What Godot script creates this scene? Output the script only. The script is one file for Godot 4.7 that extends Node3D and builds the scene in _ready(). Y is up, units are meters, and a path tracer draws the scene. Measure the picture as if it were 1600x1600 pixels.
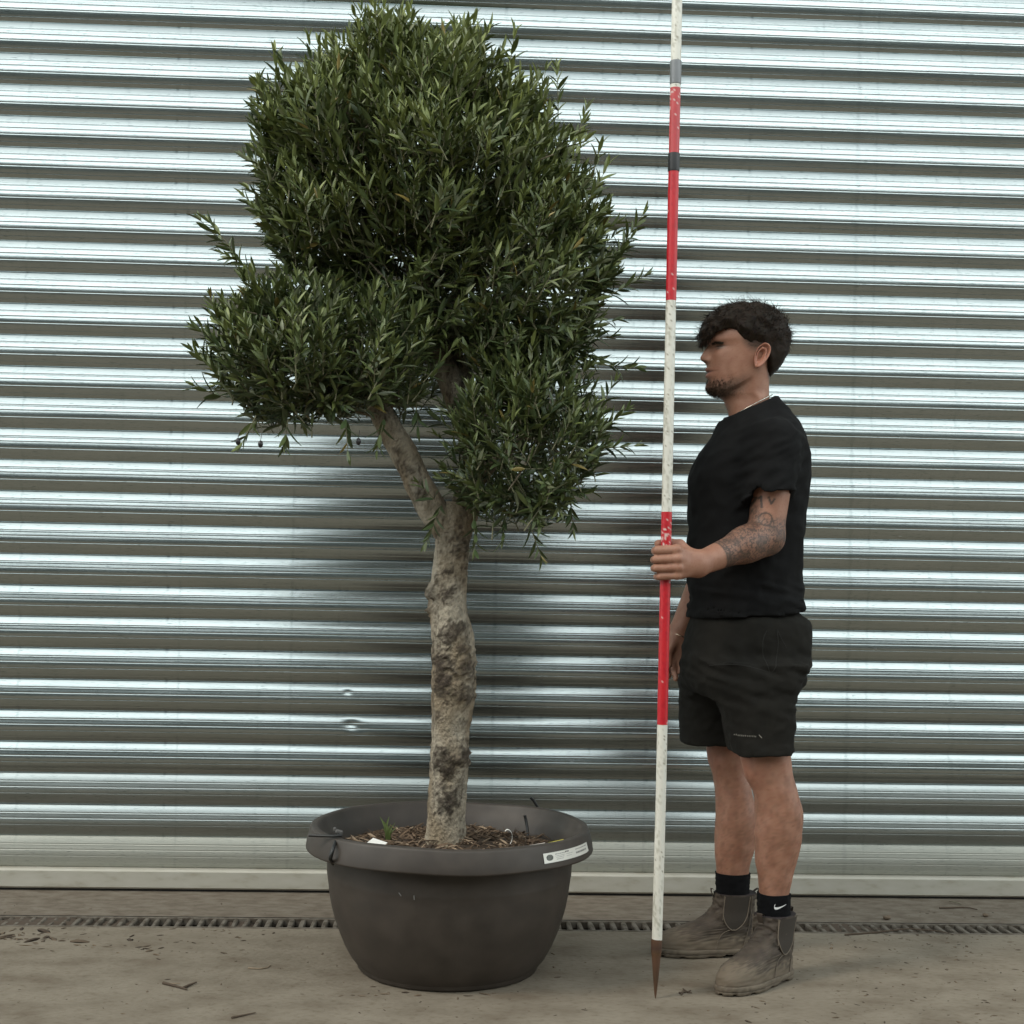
extends Node3D
# A potted olive tree, a person with a ranging pole and a galvanised roller shutter in a nursery yard.
# x runs along the shutter, y is up, z comes out of the shutter towards the camera; metres.

var rng := RandomNumberGenerator.new()
var nz := FastNoiseLite.new()
var names := {}
var M := {}

# ---------------------------------------------------------------- mesh helpers
class MB:
	var v := PackedVector3Array()
	var n := PackedVector3Array()
	var c := PackedColorArray()
	var uv := PackedVector2Array()
	var ix := PackedInt32Array()
	var smooth_from := 0

	func add(p: Vector3, col := Color.WHITE, t := Vector2.ZERO) -> int:
		v.push_back(p); n.push_back(Vector3.ZERO); c.push_back(col); uv.push_back(t)
		return v.size() - 1

	func tri(a: int, b: int, d: int) -> void:
		ix.push_back(a); ix.push_back(b); ix.push_back(d)

	func quad(a: int, b: int, d: int, e: int) -> void:
		tri(a, b, d); tri(a, d, e)

	func flat_quad(a: Vector3, b: Vector3, d: Vector3, e: Vector3, col := Color.WHITE) -> void:
		var i := add(a, col, Vector2(0, 0)); add(b, col, Vector2(1, 0)); add(d, col, Vector2(1, 1)); add(e, col, Vector2(0, 1))
		quad(i, i + 1, i + 2, i + 3)

	# rings: arrays of points; closed joins the last point of a ring to its first
	func grid(rings: Array, closed := true, cols = null, uvs = null) -> int:
		var start := v.size()
		var m: int = rings[0].size()
		for i in rings.size():
			for j in m:
				var col: Color = cols[i][j] if cols != null else Color.WHITE
				var t: Vector2 = uvs[i][j] if uvs != null else Vector2(float(j) / m, float(i) / rings.size())
				add(rings[i][j], col, t)
		for i in rings.size() - 1:
			for j in (m if closed else m - 1):
				var k := (j + 1) % m
				quad(start + i * m + j, start + i * m + k, start + (i + 1) * m + k, start + (i + 1) * m + j)
		return start

	func cap(ring: Array, flip := false, col := Color.WHITE) -> void:
		var ce := Vector3.ZERO
		for p in ring: ce += p
		ce /= ring.size()
		var o := add(ce, col)
		for p in ring: add(p, col)
		for j in ring.size():
			var a := o + 1 + j
			var b := o + 1 + (j + 1) % ring.size()
			if flip: tri(o, b, a)
			else: tri(o, a, b)

	# a bevelled box
	func box(ce: Vector3, size: Vector3, bev := 0.0, bs := Basis(), col := Color.WHITE) -> void:
		var h := size / 2
		var k: float = min(bev, min(h.x, min(h.y, h.z)) * 0.9)
		if k <= 0.0:
			for f in [[Vector3.RIGHT, Vector3.UP, Vector3.BACK], [Vector3.LEFT, Vector3.UP, Vector3.FORWARD], [Vector3.UP, Vector3.BACK, Vector3.RIGHT], [Vector3.DOWN, Vector3.FORWARD, Vector3.RIGHT], [Vector3.BACK, Vector3.UP, Vector3.LEFT], [Vector3.FORWARD, Vector3.UP, Vector3.RIGHT]]:
				var o: Vector3 = f[0] * h; var u: Vector3 = f[1] * h; var w: Vector3 = f[2] * h
				flat_quad(ce + bs * (o - u - w), ce + bs * (o + u - w), ce + bs * (o + u + w), ce + bs * (o - u + w), col)
			return
		var loops := []
		for l in [[-h.y, k], [-h.y + k, 0.0], [h.y - k, 0.0], [h.y, k]]:
			var a: float = h.x - l[1]
			var b: float = h.z - l[1]
			var q: float = max(k - l[1], 0.0) + 0.0001
			var r := []
			for s in [[1, 1, 0], [1, 1, 1], [-1, 1, 1], [-1, 1, 0], [-1, -1, 0], [-1, -1, 1], [1, -1, 1], [1, -1, 0]]:
				r.push_back(ce + bs * Vector3(s[0] * (a - (q if s[2] == 1 else 0.0)), l[0], s[1] * (b - (q if s[2] == 0 else 0.0))))
			loops.push_back(r)
		for i in 3:
			for j in 8:
				flat_quad(loops[i][j], loops[i][(j + 1) % 8], loops[i + 1][(j + 1) % 8], loops[i + 1][j], col)
		cap(loops[0], true, col)
		cap(loops[3], false, col)

	# a tube along points with a radius at each
	func tube(pts: Array, rad: Array, sides := 8, ends := true, col := Color.WHITE) -> void:
		var rings := []
		var side := Vector3.ZERO
		for i in pts.size():
			var d: Vector3 = (pts[min(i + 1, pts.size() - 1)] - pts[max(i - 1, 0)]).normalized()
			if side == Vector3.ZERO:
				side = d.cross(Vector3(0.31, 0.83, 0.46)).normalized()
			side = (side - d * side.dot(d)).normalized()
			var up := d.cross(side)
			var r := []
			for j in sides:
				var a := TAU * j / sides
				r.push_back(pts[i] + (side * cos(a) + up * sin(a)) * rad[i])
			rings.push_back(r)
		var cols := []
		for i in rings.size():
			var cr := []
			cr.resize(sides); cr.fill(col)
			cols.push_back(cr)
		grid(rings, true, cols)
		if ends:
			cap(rings[0], true, col)
			cap(rings[-1], false, col)

	func lathe(prof: Array, ce: Vector3, sides := 64, cols = null) -> void:
		var rings := []
		var cc := []
		for i in prof.size():
			var r := []
			var q := []
			for j in sides:
				var a := TAU * j / sides
				r.push_back(ce + Vector3(prof[i].x * cos(a), prof[i].y, prof[i].x * sin(a)))
				q.push_back(cols[i] if cols != null else Color.WHITE)
			rings.push_back(r); cc.push_back(q)
		grid(rings, true, cc)

	func merge(o: MB, t := Transform3D()) -> void:
		var s := v.size()
		for i in o.v.size(): add(t * o.v[i], o.c[i], o.uv[i])
		for i in o.ix: ix.push_back(i + s)

	func build() -> ArrayMesh:
		n.fill(Vector3.ZERO)
		for i in range(0, ix.size(), 3):
			var a := v[ix[i]]
			var f := (v[ix[i + 2]] - a).cross(v[ix[i + 1]] - a)
			n[ix[i]] += f; n[ix[i + 1]] += f; n[ix[i + 2]] += f
		for i in n.size():
			n[i] = n[i].normalized() if n[i].length_squared() > 1e-24 else Vector3.UP
		var arr := []
		arr.resize(Mesh.ARRAY_MAX)
		arr[Mesh.ARRAY_VERTEX] = v; arr[Mesh.ARRAY_NORMAL] = n; arr[Mesh.ARRAY_COLOR] = c; arr[Mesh.ARRAY_TEX_UV] = uv; arr[Mesh.ARRAY_INDEX] = ix
		var m := ArrayMesh.new()
		m.add_surface_from_arrays(Mesh.PRIMITIVE_TRIANGLES, arr)
		return m

func numbered(called: String) -> String:
	if not names.has(called):
		names[called] = 0
		return called
	names[called] += 1
	return "%s_%03d" % [called, names[called]]

func thing(called: String, label: String, category: String, at := Vector3.ZERO, group := "") -> Node3D:
	var o := Node3D.new()
	o.name = numbered(called)
	add_child(o)
	o.position = at
	tag(o, label, category, group)
	return o

func tag(o: Node, label: String, category: String, group := "", kind := "") -> Node:
	o.set_meta("label", label)
	o.set_meta("category", category)
	if group != "": o.set_meta("group", group)
	if kind != "": o.set_meta("kind", kind)
	return o

# one named mesh; a part when parent is a thing, else a top-level object
func obj(called: String, mesh: Mesh, mat: Material, parent: Node = self, at := Vector3.ZERO) -> MeshInstance3D:
	var o := MeshInstance3D.new()
	o.name = numbered(called) if parent == self else called
	o.mesh = mesh
	o.material_override = mat
	o.position = at
	o.cast_shadow = GeometryInstance3D.SHADOW_CASTING_SETTING_ON
	parent.add_child(o, true)
	return o

func struct(called: String, mesh: Mesh, mat: Material) -> MeshInstance3D:
	var o := obj(called, mesh, mat)
	o.set_meta("kind", "structure")
	return o

func lin(r: float, g: float, b: float) -> Color:
	return Color(r, g, b).linear_to_srgb()

func mat(col: Color, rough := 0.8, metal := 0.0, vertex := false) -> StandardMaterial3D:
	var m := StandardMaterial3D.new()
	m.albedo_color = col
	m.roughness = rough
	m.metallic = metal
	m.vertex_color_use_as_albedo = vertex
	return m

func noise_tex(freq: float, oct: int, ramp: Array, seed_: int, size := 512, normal := false, bump := 6.0, kind := FastNoiseLite.TYPE_SIMPLEX_SMOOTH) -> NoiseTexture2D:
	var f := FastNoiseLite.new()
	f.noise_type = kind
	f.frequency = freq
	f.fractal_octaves = oct
	f.seed = seed_
	var t := NoiseTexture2D.new()
	t.width = size; t.height = size
	t.seamless = true
	t.noise = f
	t.as_normal_map = normal
	t.bump_strength = bump
	if not normal and ramp.size() > 0:
		var g := Gradient.new()
		g.offsets = PackedFloat32Array(ramp.map(func(x): return x[0]))
		g.colors = PackedColorArray(ramp.map(func(x): return x[1]))
		t.color_ramp = g
	return t

func sstep(a: float, b: float, x: float) -> float:
	var t: float = clamp((x - a) / (b - a), 0.0, 1.0)
	return t * t * (3.0 - 2.0 * t)

func gauss(x: float, s: float) -> float:
	return exp(-x * x / (2.0 * s * s))

# value of rows [[key, a, b, ...], ...] at key x, smooth between rows; rows sorted by rising key
func rowat(rows: Array, x: float) -> Array:
	var last := rows.size() - 1
	if x <= rows[0][0]: return rows[0]
	if x >= rows[last][0]: return rows[last]
	var i := 0
	while rows[i + 1][0] < x: i += 1
	var r0: Array = rows[max(i - 1, 0)]
	var r1: Array = rows[i]
	var r2: Array = rows[i + 1]
	var r3: Array = rows[min(i + 2, last)]
	var h: float = r2[0] - r1[0]
	var t: float = (x - r1[0]) / h
	var out := [x]
	for k in range(1, r1.size()):
		var m1: float = (r2[k] - r0[k]) / max(r2[0] - r0[0], 1e-6) * h
		var m2: float = (r3[k] - r1[k]) / max(r3[0] - r1[0], 1e-6) * h
		var t2 := t * t
		var t3 := t2 * t
		out.push_back((2 * t3 - 3 * t2 + 1) * r1[k] + (t3 - 2 * t2 + t) * m1 + (-2 * t3 + 3 * t2) * r2[k] + (t3 - t2) * m2)
	return out

func catmull(p: Array, t: float):
	var i: int = clamp(int(floor(t)), 0, p.size() - 2)
	var u := t - i
	var a = p[max(i - 1, 0)]; var b = p[i]; var c = p[i + 1]; var d = p[min(i + 2, p.size() - 1)]
	return 0.5 * (2.0 * b + (c - a) * u + (2.0 * a - 5.0 * b + 4.0 * c - d) * u * u + (3.0 * b - a - 3.0 * c + d) * u * u * u)

# ---------------------------------------------------------------- distance fields and surface nets
func smin(a: float, b: float, k: float) -> float:
	var h: float = max(k - abs(a - b), 0.0) / k
	return min(a, b) - h * h * k * 0.25

func cone(p: Vector3, a: Vector3, b: Vector3, ra: float, rb: float) -> float:
	var d := b - a
	var t: float = clamp((p - a).dot(d) / d.length_squared(), 0.0, 1.0)
	return p.distance_to(a + d * t) - lerpf(ra, rb, t)

# a stack of superellipses: rows [y, x front, x back, half depth, z centre] resampled every 2 mm
class Slab:
	var y0: float
	var y1: float
	var xc := PackedFloat32Array()
	var a := PackedFloat32Array()
	var b := PackedFloat32Array()
	var zc := PackedFloat32Array()
	var e := 2.3

	func dist(p: Vector3, grow := 0.0) -> float:
		var f: float = clamp((p.y - y0) / 0.002, 0.0, xc.size() - 1.001)
		var i := int(f)
		var t := f - i
		var aa := lerpf(a[i], a[i + 1], t) + grow
		var bb := lerpf(b[i], b[i + 1], t) + grow
		var x: float = abs(p.x - lerpf(xc[i], xc[i + 1], t)) / aa
		var z: float = abs(p.z - lerpf(zc[i], zc[i + 1], t)) / bb
		var d: float = (pow(pow(x, e) + pow(z, e), 1.0 / e) - 1.0) * min(aa, bb)
		return max(d, max(p.y - y1, y0 - p.y))

func slab(rows: Array, e := 2.3) -> Slab:
	var s := Slab.new()
	rows.sort_custom(func(p, q): return p[0] < q[0])
	s.y0 = rows[0][0]; s.y1 = rows[-1][0]; s.e = e
	var n := int((s.y1 - s.y0) / 0.002) + 2
	for i in n:
		var r := rowat(rows, s.y0 + i * 0.002)
		s.xc.push_back((r[1] + r[2]) / 2); s.a.push_back((r[2] - r[1]) / 2); s.b.push_back(r[3]); s.zc.push_back(r[4])
	return s

func nets(mb: MB, f: Callable, lo: Vector3, hi: Vector3, h: float, colf = null, safe := 1.5) -> void:
	var B := 4
	var bx := int(ceil((hi.x - lo.x) / h / B)); var by := int(ceil((hi.y - lo.y) / h / B)); var bz := int(ceil((hi.z - lo.z) / h / B))
	var nx := bx * B; var ny := by * B; var nk := bz * B
	var sy := nx; var sz := nx * ny
	var d := PackedFloat32Array()
	d.resize(nx * ny * nk); d.fill(1.0)
	var live := []
	var lim := (B * 0.866 * safe + 1.5) * h
	for kb in bz:
		for jb in by:
			for ib in bx:
				var ce := lo + Vector3(ib * B + 1.5, jb * B + 1.5, kb * B + 1.5) * h
				var dc: float = f.call(ce)
				if dc > lim: continue
				var inside := dc < -lim
				if not inside: live.push_back(Vector3i(ib * B, jb * B, kb * B))
				for k in B:
					for j in B:
						var o := (kb * B + k) * sz + (jb * B + j) * sy + ib * B
						for i in B:
							d[o + i] = -1.0 if inside else f.call(lo + Vector3(ib * B + i, jb * B + j, kb * B + k) * h)
	var id := PackedInt32Array()
	id.resize(nx * ny * nk); id.fill(-1)
	var off := [0, 1, sy, sy + 1, sz, sz + 1, sz + sy, sz + sy + 1]
	var edges := [[0, 1], [2, 3], [4, 5], [6, 7], [0, 2], [1, 3], [4, 6], [5, 7], [0, 4], [1, 5], [2, 6], [3, 7]]
	var cells := []
	for b in live:
		for k in range(b.z, b.z + B):
			if k >= nk - 1: continue
			for j in range(b.y, b.y + B):
				if j >= ny - 1: continue
				for i in range(b.x, b.x + B):
					if i >= nx - 1: continue
					var o: int = k * sz + j * sy + i
					var m := 0
					for q in 8:
						if d[o + off[q]] < 0.0: m += 1
					if m == 0 or m == 8: continue
					var s := Vector3.ZERO
					var c := 0
					for e in edges:
						var p: float = d[o + off[e[0]]]
						var r: float = d[o + off[e[1]]]
						if (p < 0.0) == (r < 0.0): continue
						var t := p / (p - r)
						var A := Vector3(e[0] & 1, (e[0] >> 1) & 1, e[0] >> 2)
						var C := Vector3(e[1] & 1, (e[1] >> 1) & 1, e[1] >> 2)
						s += A.lerp(C, t)
						c += 1
					var w := lo + (Vector3(i, j, k) + s / c) * h
					id[o] = mb.add(w, colf.call(w) if colf != null else Color.WHITE)
					cells.push_back(o)
	for o in cells:
		var i: int = o % nx
		var j: int = (o / sy) % ny
		var k: int = o / sz
		var a := d[o] < 0.0
		if j > 0 and k > 0 and (d[o + 1] < 0.0) != a:
			net_quad(mb, id[o], id[o - sy], id[o - sy - sz], id[o - sz], a)
		if i > 0 and k > 0 and (d[o + sy] < 0.0) != a:
			net_quad(mb, id[o], id[o - sz], id[o - sz - 1], id[o - 1], a)
		if i > 0 and j > 0 and (d[o + sz] < 0.0) != a:
			net_quad(mb, id[o], id[o - 1], id[o - 1 - sy], id[o - sy], a)

func net_quad(mb: MB, a: int, b: int, c: int, e: int, flip: bool) -> void:
	if a < 0 or b < 0 or c < 0 or e < 0: return
	if flip: mb.quad(a, e, c, b)
	else: mb.quad(a, b, c, e)

# ---------------------------------------------------------------- the scene
func _ready() -> void:
	rng.seed = 4021
	nz.noise_type = FastNoiseLite.TYPE_SIMPLEX_SMOOTH
	nz.frequency = 1.0
	nz.fractal_type = FastNoiseLite.FRACTAL_NONE
	nz.seed = 7

	# camera: held at 1.06 m, level, turned 2.5 degrees from square to the shutter and rolled by 1.1
	var cam := Camera3D.new()
	cam.name = "camera"
	cam.projection = Camera3D.PROJECTION_FRUSTUM
	cam.near = 0.05
	cam.far = 400.0
	cam.size = 2.0 * 800.0 / 2200.0 * cam.near
	cam.frustum_offset = Vector2(0.0, 98.5 / 2200.0 * cam.near)
	cam.transform = Transform3D(Basis.from_euler(Vector3(0, -0.0433, 0)) * Basis(Vector3(0, 0, 1), 0.0194), Vector3(0, 1.056, 4.66))
	add_child(cam)
	cam.current = true

	# a hazy bright sky, paler towards the horizon, and a weak, very soft sun from the upper left behind the camera
	var env := Environment.new()
	env.background_mode = Environment.BG_SKY
	var sky := Sky.new()
	var sm := ProceduralSkyMaterial.new()
	sm.sky_top_color = Color(0.33, 0.35, 0.365)
	sm.sky_horizon_color = Color(0.96, 0.99, 0.985)
	sm.sky_curve = 0.88
	sm.sky_energy_multiplier = 1.8
	sm.ground_bottom_color = Color(0.3, 0.28, 0.25)
	sm.ground_horizon_color = Color(0.4, 0.38, 0.35)
	sm.sun_angle_max = 1.0
	sky.sky_material = sm
	env.sky = sky
	env.tonemap_mode = Environment.TONE_MAPPER_LINEAR
	env.tonemap_exposure = 1.0
	env.sdfgi_enabled = true
	env.ssao_enabled = true
	env.ssil_enabled = true
	var we := WorldEnvironment.new()
	we.name = "world_environment"
	we.environment = env
	add_child(we)
	var sun := DirectionalLight3D.new()
	sun.name = "sun"
	sun.light_energy = 0.4
	sun.light_angular_distance = 12.0
	sun.light_color = Color(1.0, 0.96, 0.9)
	sun.shadow_enabled = true
	add_child(sun)
	sun.look_at_from_position(Vector3(-6.0, 7.0, 3.2), Vector3.ZERO)

	var t0 := Time.get_ticks_msec()
	materials()
	yard()
	shutter()
	opposite_shed()
	print("setting ", Time.get_ticks_msec() - t0)
	pot()
	tree()
	print("tree ", Time.get_ticks_msec() - t0)
	pole()
	person()
	print("person ", Time.get_ticks_msec() - t0)
	litter()
	print("all ", Time.get_ticks_msec() - t0)

func materials() -> void:
	# dusty concrete
	var m := mat(Color.WHITE, 0.93)
	m.albedo_texture = noise_tex(0.006, 5, [[0.0, lin(0.132, 0.102, 0.071)], [0.35, lin(0.178, 0.149, 0.111)], [0.6, lin(0.203, 0.172, 0.13)], [1.0, lin(0.232, 0.2, 0.154)]], 3, 1024)
	m.uv1_triplanar = true
	m.uv1_world_triplanar = true
	m.uv1_scale = Vector3(0.6, 0.6, 0.9)
	m.detail_enabled = true
	m.detail_blend_mode = BaseMaterial3D.BLEND_MODE_MUL
	m.detail_uv_layer = BaseMaterial3D.DETAIL_UV_1
	m.detail_albedo = noise_tex(0.05, 5, [[0.0, Color(0.78, 0.75, 0.71)], [0.22, Color(0.93, 0.92, 0.905)], [0.45, Color(0.975, 0.97, 0.965)], [1.0, Color(1, 1, 1)]], 11, 1024)
	m.normal_enabled = true
	m.normal_texture = noise_tex(0.06, 5, [], 5, 1024, true, 5.0)
	m.normal_scale = 0.22
	M.concrete = m
	var a: StandardMaterial3D = m.duplicate()
	a.albedo_texture = noise_tex(0.015, 5, [[0.0, lin(0.1, 0.077, 0.054)], [0.4, lin(0.143, 0.116, 0.087)], [0.7, lin(0.174, 0.147, 0.114)], [1.0, lin(0.194, 0.167, 0.133)]], 23, 1024)
	a.uv1_scale = Vector3(0.7, 0.7, 1.5)
	M.apron = a
	# galvanised sheet: fine streaks in tone and gloss
	var g := mat(lin(0.475, 0.518, 0.52), 0.24, 1.0)
	g.roughness_texture = noise_tex(0.02, 4, [[0.0, Color(0.8, 0.8, 0.8)], [1.0, Color(1, 1, 1)]], 41, 512)
	g.roughness = 0.28
	g.uv1_triplanar = true
	g.uv1_world_triplanar = true
	g.uv1_scale = Vector3(0.25, 3.0, 0.25)
	g.albedo_texture = noise_tex(0.03, 5, [[0.0, Color(0.93, 0.94, 0.94)], [0.5, Color(0.98, 0.985, 0.985)], [1.0, Color(1, 1, 1)]], 43, 512)
	# scattered grey smears and specks
	g.detail_enabled = true
	g.detail_blend_mode = BaseMaterial3D.BLEND_MODE_MUL
	g.detail_uv_layer = BaseMaterial3D.DETAIL_UV_1
	g.detail_albedo = noise_tex(0.09, 3, [[0.0, Color(0.62, 0.64, 0.64)], [0.18, Color(0.78, 0.8, 0.8)], [0.28, Color(1, 1, 1)], [1.0, Color(1, 1, 1)]], 44, 1024)
	M.zinc = g
	var gd: StandardMaterial3D = g.duplicate()
	gd.roughness = 0.4
	gd.albedo_color = lin(0.45, 0.485, 0.48)
	M.zinc_dull = gd
	var ge: StandardMaterial3D = g.duplicate()
	ge.roughness = 0.62
	ge.metallic = 0.45
	ge.albedo_color = lin(0.42, 0.42, 0.375)
	M.zinc_dusty = ge
	var gb := mat(lin(0.47, 0.45, 0.395), 0.55, 0.1)
	gb.uv1_triplanar = true
	gb.uv1_world_triplanar = true
	gb.uv1_scale = Vector3(0.8, 2.0, 0.8)
	gb.albedo_texture = noise_tex(0.02, 5, [[0.0, Color(0.84, 0.82, 0.78)], [0.35, Color(0.95, 0.945, 0.93)], [1.0, Color(1, 1, 1)]], 47, 512)
	M.bar = gb
	M.rubber = mat(lin(0.015, 0.014, 0.013), 0.8)
	M.dark = mat(lin(0.02, 0.017, 0.014), 0.95)
	var iron := mat(lin(0.15, 0.13, 0.105), 0.8, 0.2)
	iron.uv1_triplanar = true
	iron.uv1_world_triplanar = true
	iron.uv1_scale = Vector3(3, 3, 3)
	iron.albedo_texture = noise_tex(0.03, 4, [[0.0, Color(0.6, 0.55, 0.5)], [0.6, Color(1, 1, 1)], [1.0, Color(1, 1, 1)]], 53, 256)
	M.iron = iron
	M.clad = mat(lin(0.045, 0.062, 0.06), 0.6)
	M.clad_grey = mat(lin(0.3, 0.31, 0.31), 0.5)

# ---------------------------------------------------------------- yard, drain
func sheet(x0: float, x1: float, z0: float, z1: float, y: float) -> ArrayMesh:
	var b := MB.new()
	b.flat_quad(Vector3(x0, y, z0), Vector3(x1, y, z0), Vector3(x1, y, z1), Vector3(x0, y, z1))
	return b.build()

func yard() -> void:
	var g := struct("ground", sheet(-150, 150, 0.482, 300, 0.0), M.concrete)
	tag(g, "dusty grey brown concrete yard", "ground", "", "structure")
	var ap := struct("apron", sheet(-150, 150, -0.6, 0.358, 0.003), M.apron)
	tag(ap, "brownish concrete strip between shutter and drain", "pavement", "", "structure")
	# slot drain: two edge rails, a dark trough and one cross bar after another
	var dr := thing("drain_channel", "narrow slotted drain grating set in the concrete before the shutter", "drain", Vector3(0, 0, 0.42))
	var b := MB.new()
	b.flat_quad(Vector3(-4, -0.055, -0.062), Vector3(4, -0.055, -0.062), Vector3(4, -0.055, 0.062), Vector3(-4, -0.055, 0.062))
	b.flat_quad(Vector3(-4, 0.003, -0.062), Vector3(4, 0.003, -0.062), Vector3(4, -0.055, -0.062), Vector3(-4, -0.055, -0.062))
	b.flat_quad(Vector3(-4, 0.0, 0.062), Vector3(4, 0.0, 0.062), Vector3(4, -0.055, 0.062), Vector3(-4, -0.055, 0.062))
	obj("trough", b.build(), M.dark, dr)
	for s in [-1, 1]:
		var r := MB.new()
		r.box(Vector3(0, -0.010, s * 0.0555), Vector3(8, 0.024, 0.009), 0.002)
		obj("edge_rail", r.build(), M.iron, dr)
	var bars := []
	for k in 4:
		var q := MB.new()
		q.box(Vector3.ZERO, Vector3(0.0135 + 0.001 * k, 0.018, 0.102), 0.003)
		bars.push_back(q.build())
	for i in 124:
		var x := -2.0 + i * 0.0335
		var o := obj("bar", bars[rng.randi() % 4], M.iron, dr, Vector3(x, -0.0085 - rng.randf() * 0.0015, 0))
		o.rotation.y = rng.randf_range(-0.03, 0.03)
	# soil washed into parts of the grating
	var so := MB.new()
	for c in [[-1.75, 0.22, 0.0], [-1.22, 0.26, -0.002], [-0.98, 0.1, -0.008], [-0.62, 0.08, -0.010], [1.25, 0.2, -0.004], [1.42, 0.12, -0.008]]:
		var rings := []
		for i in 14:
			var u := i / 13.0
			var r := []
			for j in 9:
				var w := j / 8.0
				var hh: float = c[2] - 0.03 * pow(abs(2 * u - 1), 3.0) + 0.006 * nz.get_noise_2d(c[0] * 40 + u * 30, w * 9)
				r.push_back(Vector3(c[0] + (u - 0.5) * c[1] * 2, min(hh, 0.001), (w - 0.5) * 0.1))
			rings.push_back(r)
		so.grid(rings, false)
	var dirt := obj("trapped_soil", so.build(), mat(lin(0.07, 0.05, 0.035), 1.0), dr)
	dirt.set_meta("kind", "stuff")

# ---------------------------------------------------------------- shutter
const PITCH := 0.10205
const BASE := 0.0729

# lath profile from top (s = 0) down: [height below top, distance out], convex with four shallow rolled grooves
func lath_profile() -> Array:
	var out := []
	var z := 0.0
	var ss := []
	for i in 41: ss.push_back(i / 40.0)
	for c in [0.245, 0.43, 0.635, 0.86]:
		for k in range(-6, 7): ss.push_back(c + k * 0.005)
	ss.sort()
	var slope := func(s: float) -> float:
		var t: float = lerpf(21.0, 4.5, s / 0.5) + 12.0 * exp(-s / 0.07) if s < 0.5 else lerpf(4.5, -28.0, pow((s - 0.5) / 0.5, 0.7))
		var g := 0.0
		for c in [[0.245, 34.0], [0.43, 34.0], [0.635, 24.0], [0.86, 8.0]]:
			var q: float = (s - c[0]) / 0.011
			g += c[1] * q * exp(0.5 - q * q * 0.5)
		return deg_to_rad(t + g)
	out.push_back(Vector2(-0.004, -0.007))
	out.push_back(Vector2(-0.001, -0.003))
	for i in ss.size():
		var s: float = ss[i]
		if i > 0 and s - ss[i - 1] < 0.0005: continue
		out.push_back(Vector2(s * PITCH * 0.965, z))
		if i < ss.size() - 1: z += tan(slope.call((s + ss[i + 1]) / 2)) * PITCH * 0.965 * (ss[i + 1] - s)
	var e: Vector2 = out[-1]
	out.push_back(Vector2(e.x + 0.0025, e.y - 0.003))
	out.push_back(Vector2(e.x + 0.003, e.y - 0.009))
	return out

func lath(seed_: int, dents: Array) -> ArrayMesh:
	var b := MB.new()
	var prof := lath_profile()
	var rings := []
	var x := -3.3
	var xs := []
	while x < 3.701:
		xs.push_back(x)
		var step := 0.07
		for d in dents:
			if abs(x - d[0]) < 0.09: step = 0.006
		x += step
	for q in xs:
		var r := []
		var tw := 0.010 * nz.get_noise_2d(q * 0.7, seed_ * 13.7) + 0.003 * nz.get_noise_2d(q * 3.1, seed_ * 7.1 + 50)
		var up := 0.0006 * nz.get_noise_2d(q * 0.5, seed_ * 3.3 + 9)
		for p in prof:
			var z: float = p.y + tw * (p.x - 0.05)
			z += 0.00012 * nz.get_noise_2d(q * 2.0 + seed_, p.x * 50)
			for d in dents:
				var k := gauss(q - d[0], d[2]) * gauss(p.x - d[1], d[2] * 0.6)
				z -= k * d[3]
			r.push_back(Vector3(q, PITCH - p.x + up, z))
		rings.push_back(r)
	b.grid(rings, false)
	return b.build()

func shutter() -> void:
	var sh := thing("roller_shutter", "galvanised steel roller shutter of curved horizontal laths, closed to the ground", "shutter", Vector3(0, 0, 0))
	var variants := []
	for k in 6: variants.push_back(lath(k + 1, []))
	var dented := lath(8, [[-0.318, 0.03, 0.016, 0.004], [-0.29, 0.045, 0.02, 0.0015]])
	var dented2 := lath(9, [[-0.332, 0.025, 0.008, 0.0015], [1.1, 0.06, 0.03, 0.001]])
	for i in 35:
		var me: Mesh = variants[(i * 5 + i / 6) % 6]
		if i == 4: me = dented
		if i == 5: me = dented2
		var m: Material = M.zinc
		if i == 0: m = M.zinc_dusty
		elif i < 3: m = M.zinc_dull
		obj("slat", me, m, sh, Vector3(0, BASE + i * PITCH, 0))
	var b := MB.new()
	b.box(Vector3(0.2, 0.0425, 0.012), Vector3(7.0, 0.063, 0.045), 0.006)
	var bar := obj("bottom_bar", b.build(), M.bar, sh)
	bar.set_meta("label", "pale beige steel rail along the foot of the shutter")
	var rb := MB.new()
	rb.box(Vector3(0.2, 0.0065, 0.008), Vector3(7.0, 0.007, 0.03), 0.002)
	obj("rubber_seal", rb.build(), M.rubber, sh)
	# the building the shutter closes: side piers and the wall above, out of frame
	var bw := thing("warehouse", "grey clad warehouse wall around the roller shutter", "building", Vector3(0, 0, -0.3))
	for s in [[-7.3, 8.0, 2.5, 5.0], [7.7, 8.0, 2.5, 5.0]]:
		var w := MB.new()
		w.box(Vector3(s[0], s[2], 0.14), Vector3(s[1], s[3], 0.4), 0.01)
		obj("wall", w.build(), M.clad_grey, bw)
	var up := MB.new()
	up.box(Vector3(0.2, 4.32, 0.14), Vector3(6.998, 1.36, 0.398), 0.01)
	obj("lintel_wall", up.build(), M.clad_grey, bw)
	var bk := MB.new()
	bk.box(Vector3(0.2, 1.82, -0.1), Vector3(6.99, 3.63, 0.1))
	obj("backing", bk.build(), M.dark, bw)

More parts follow.
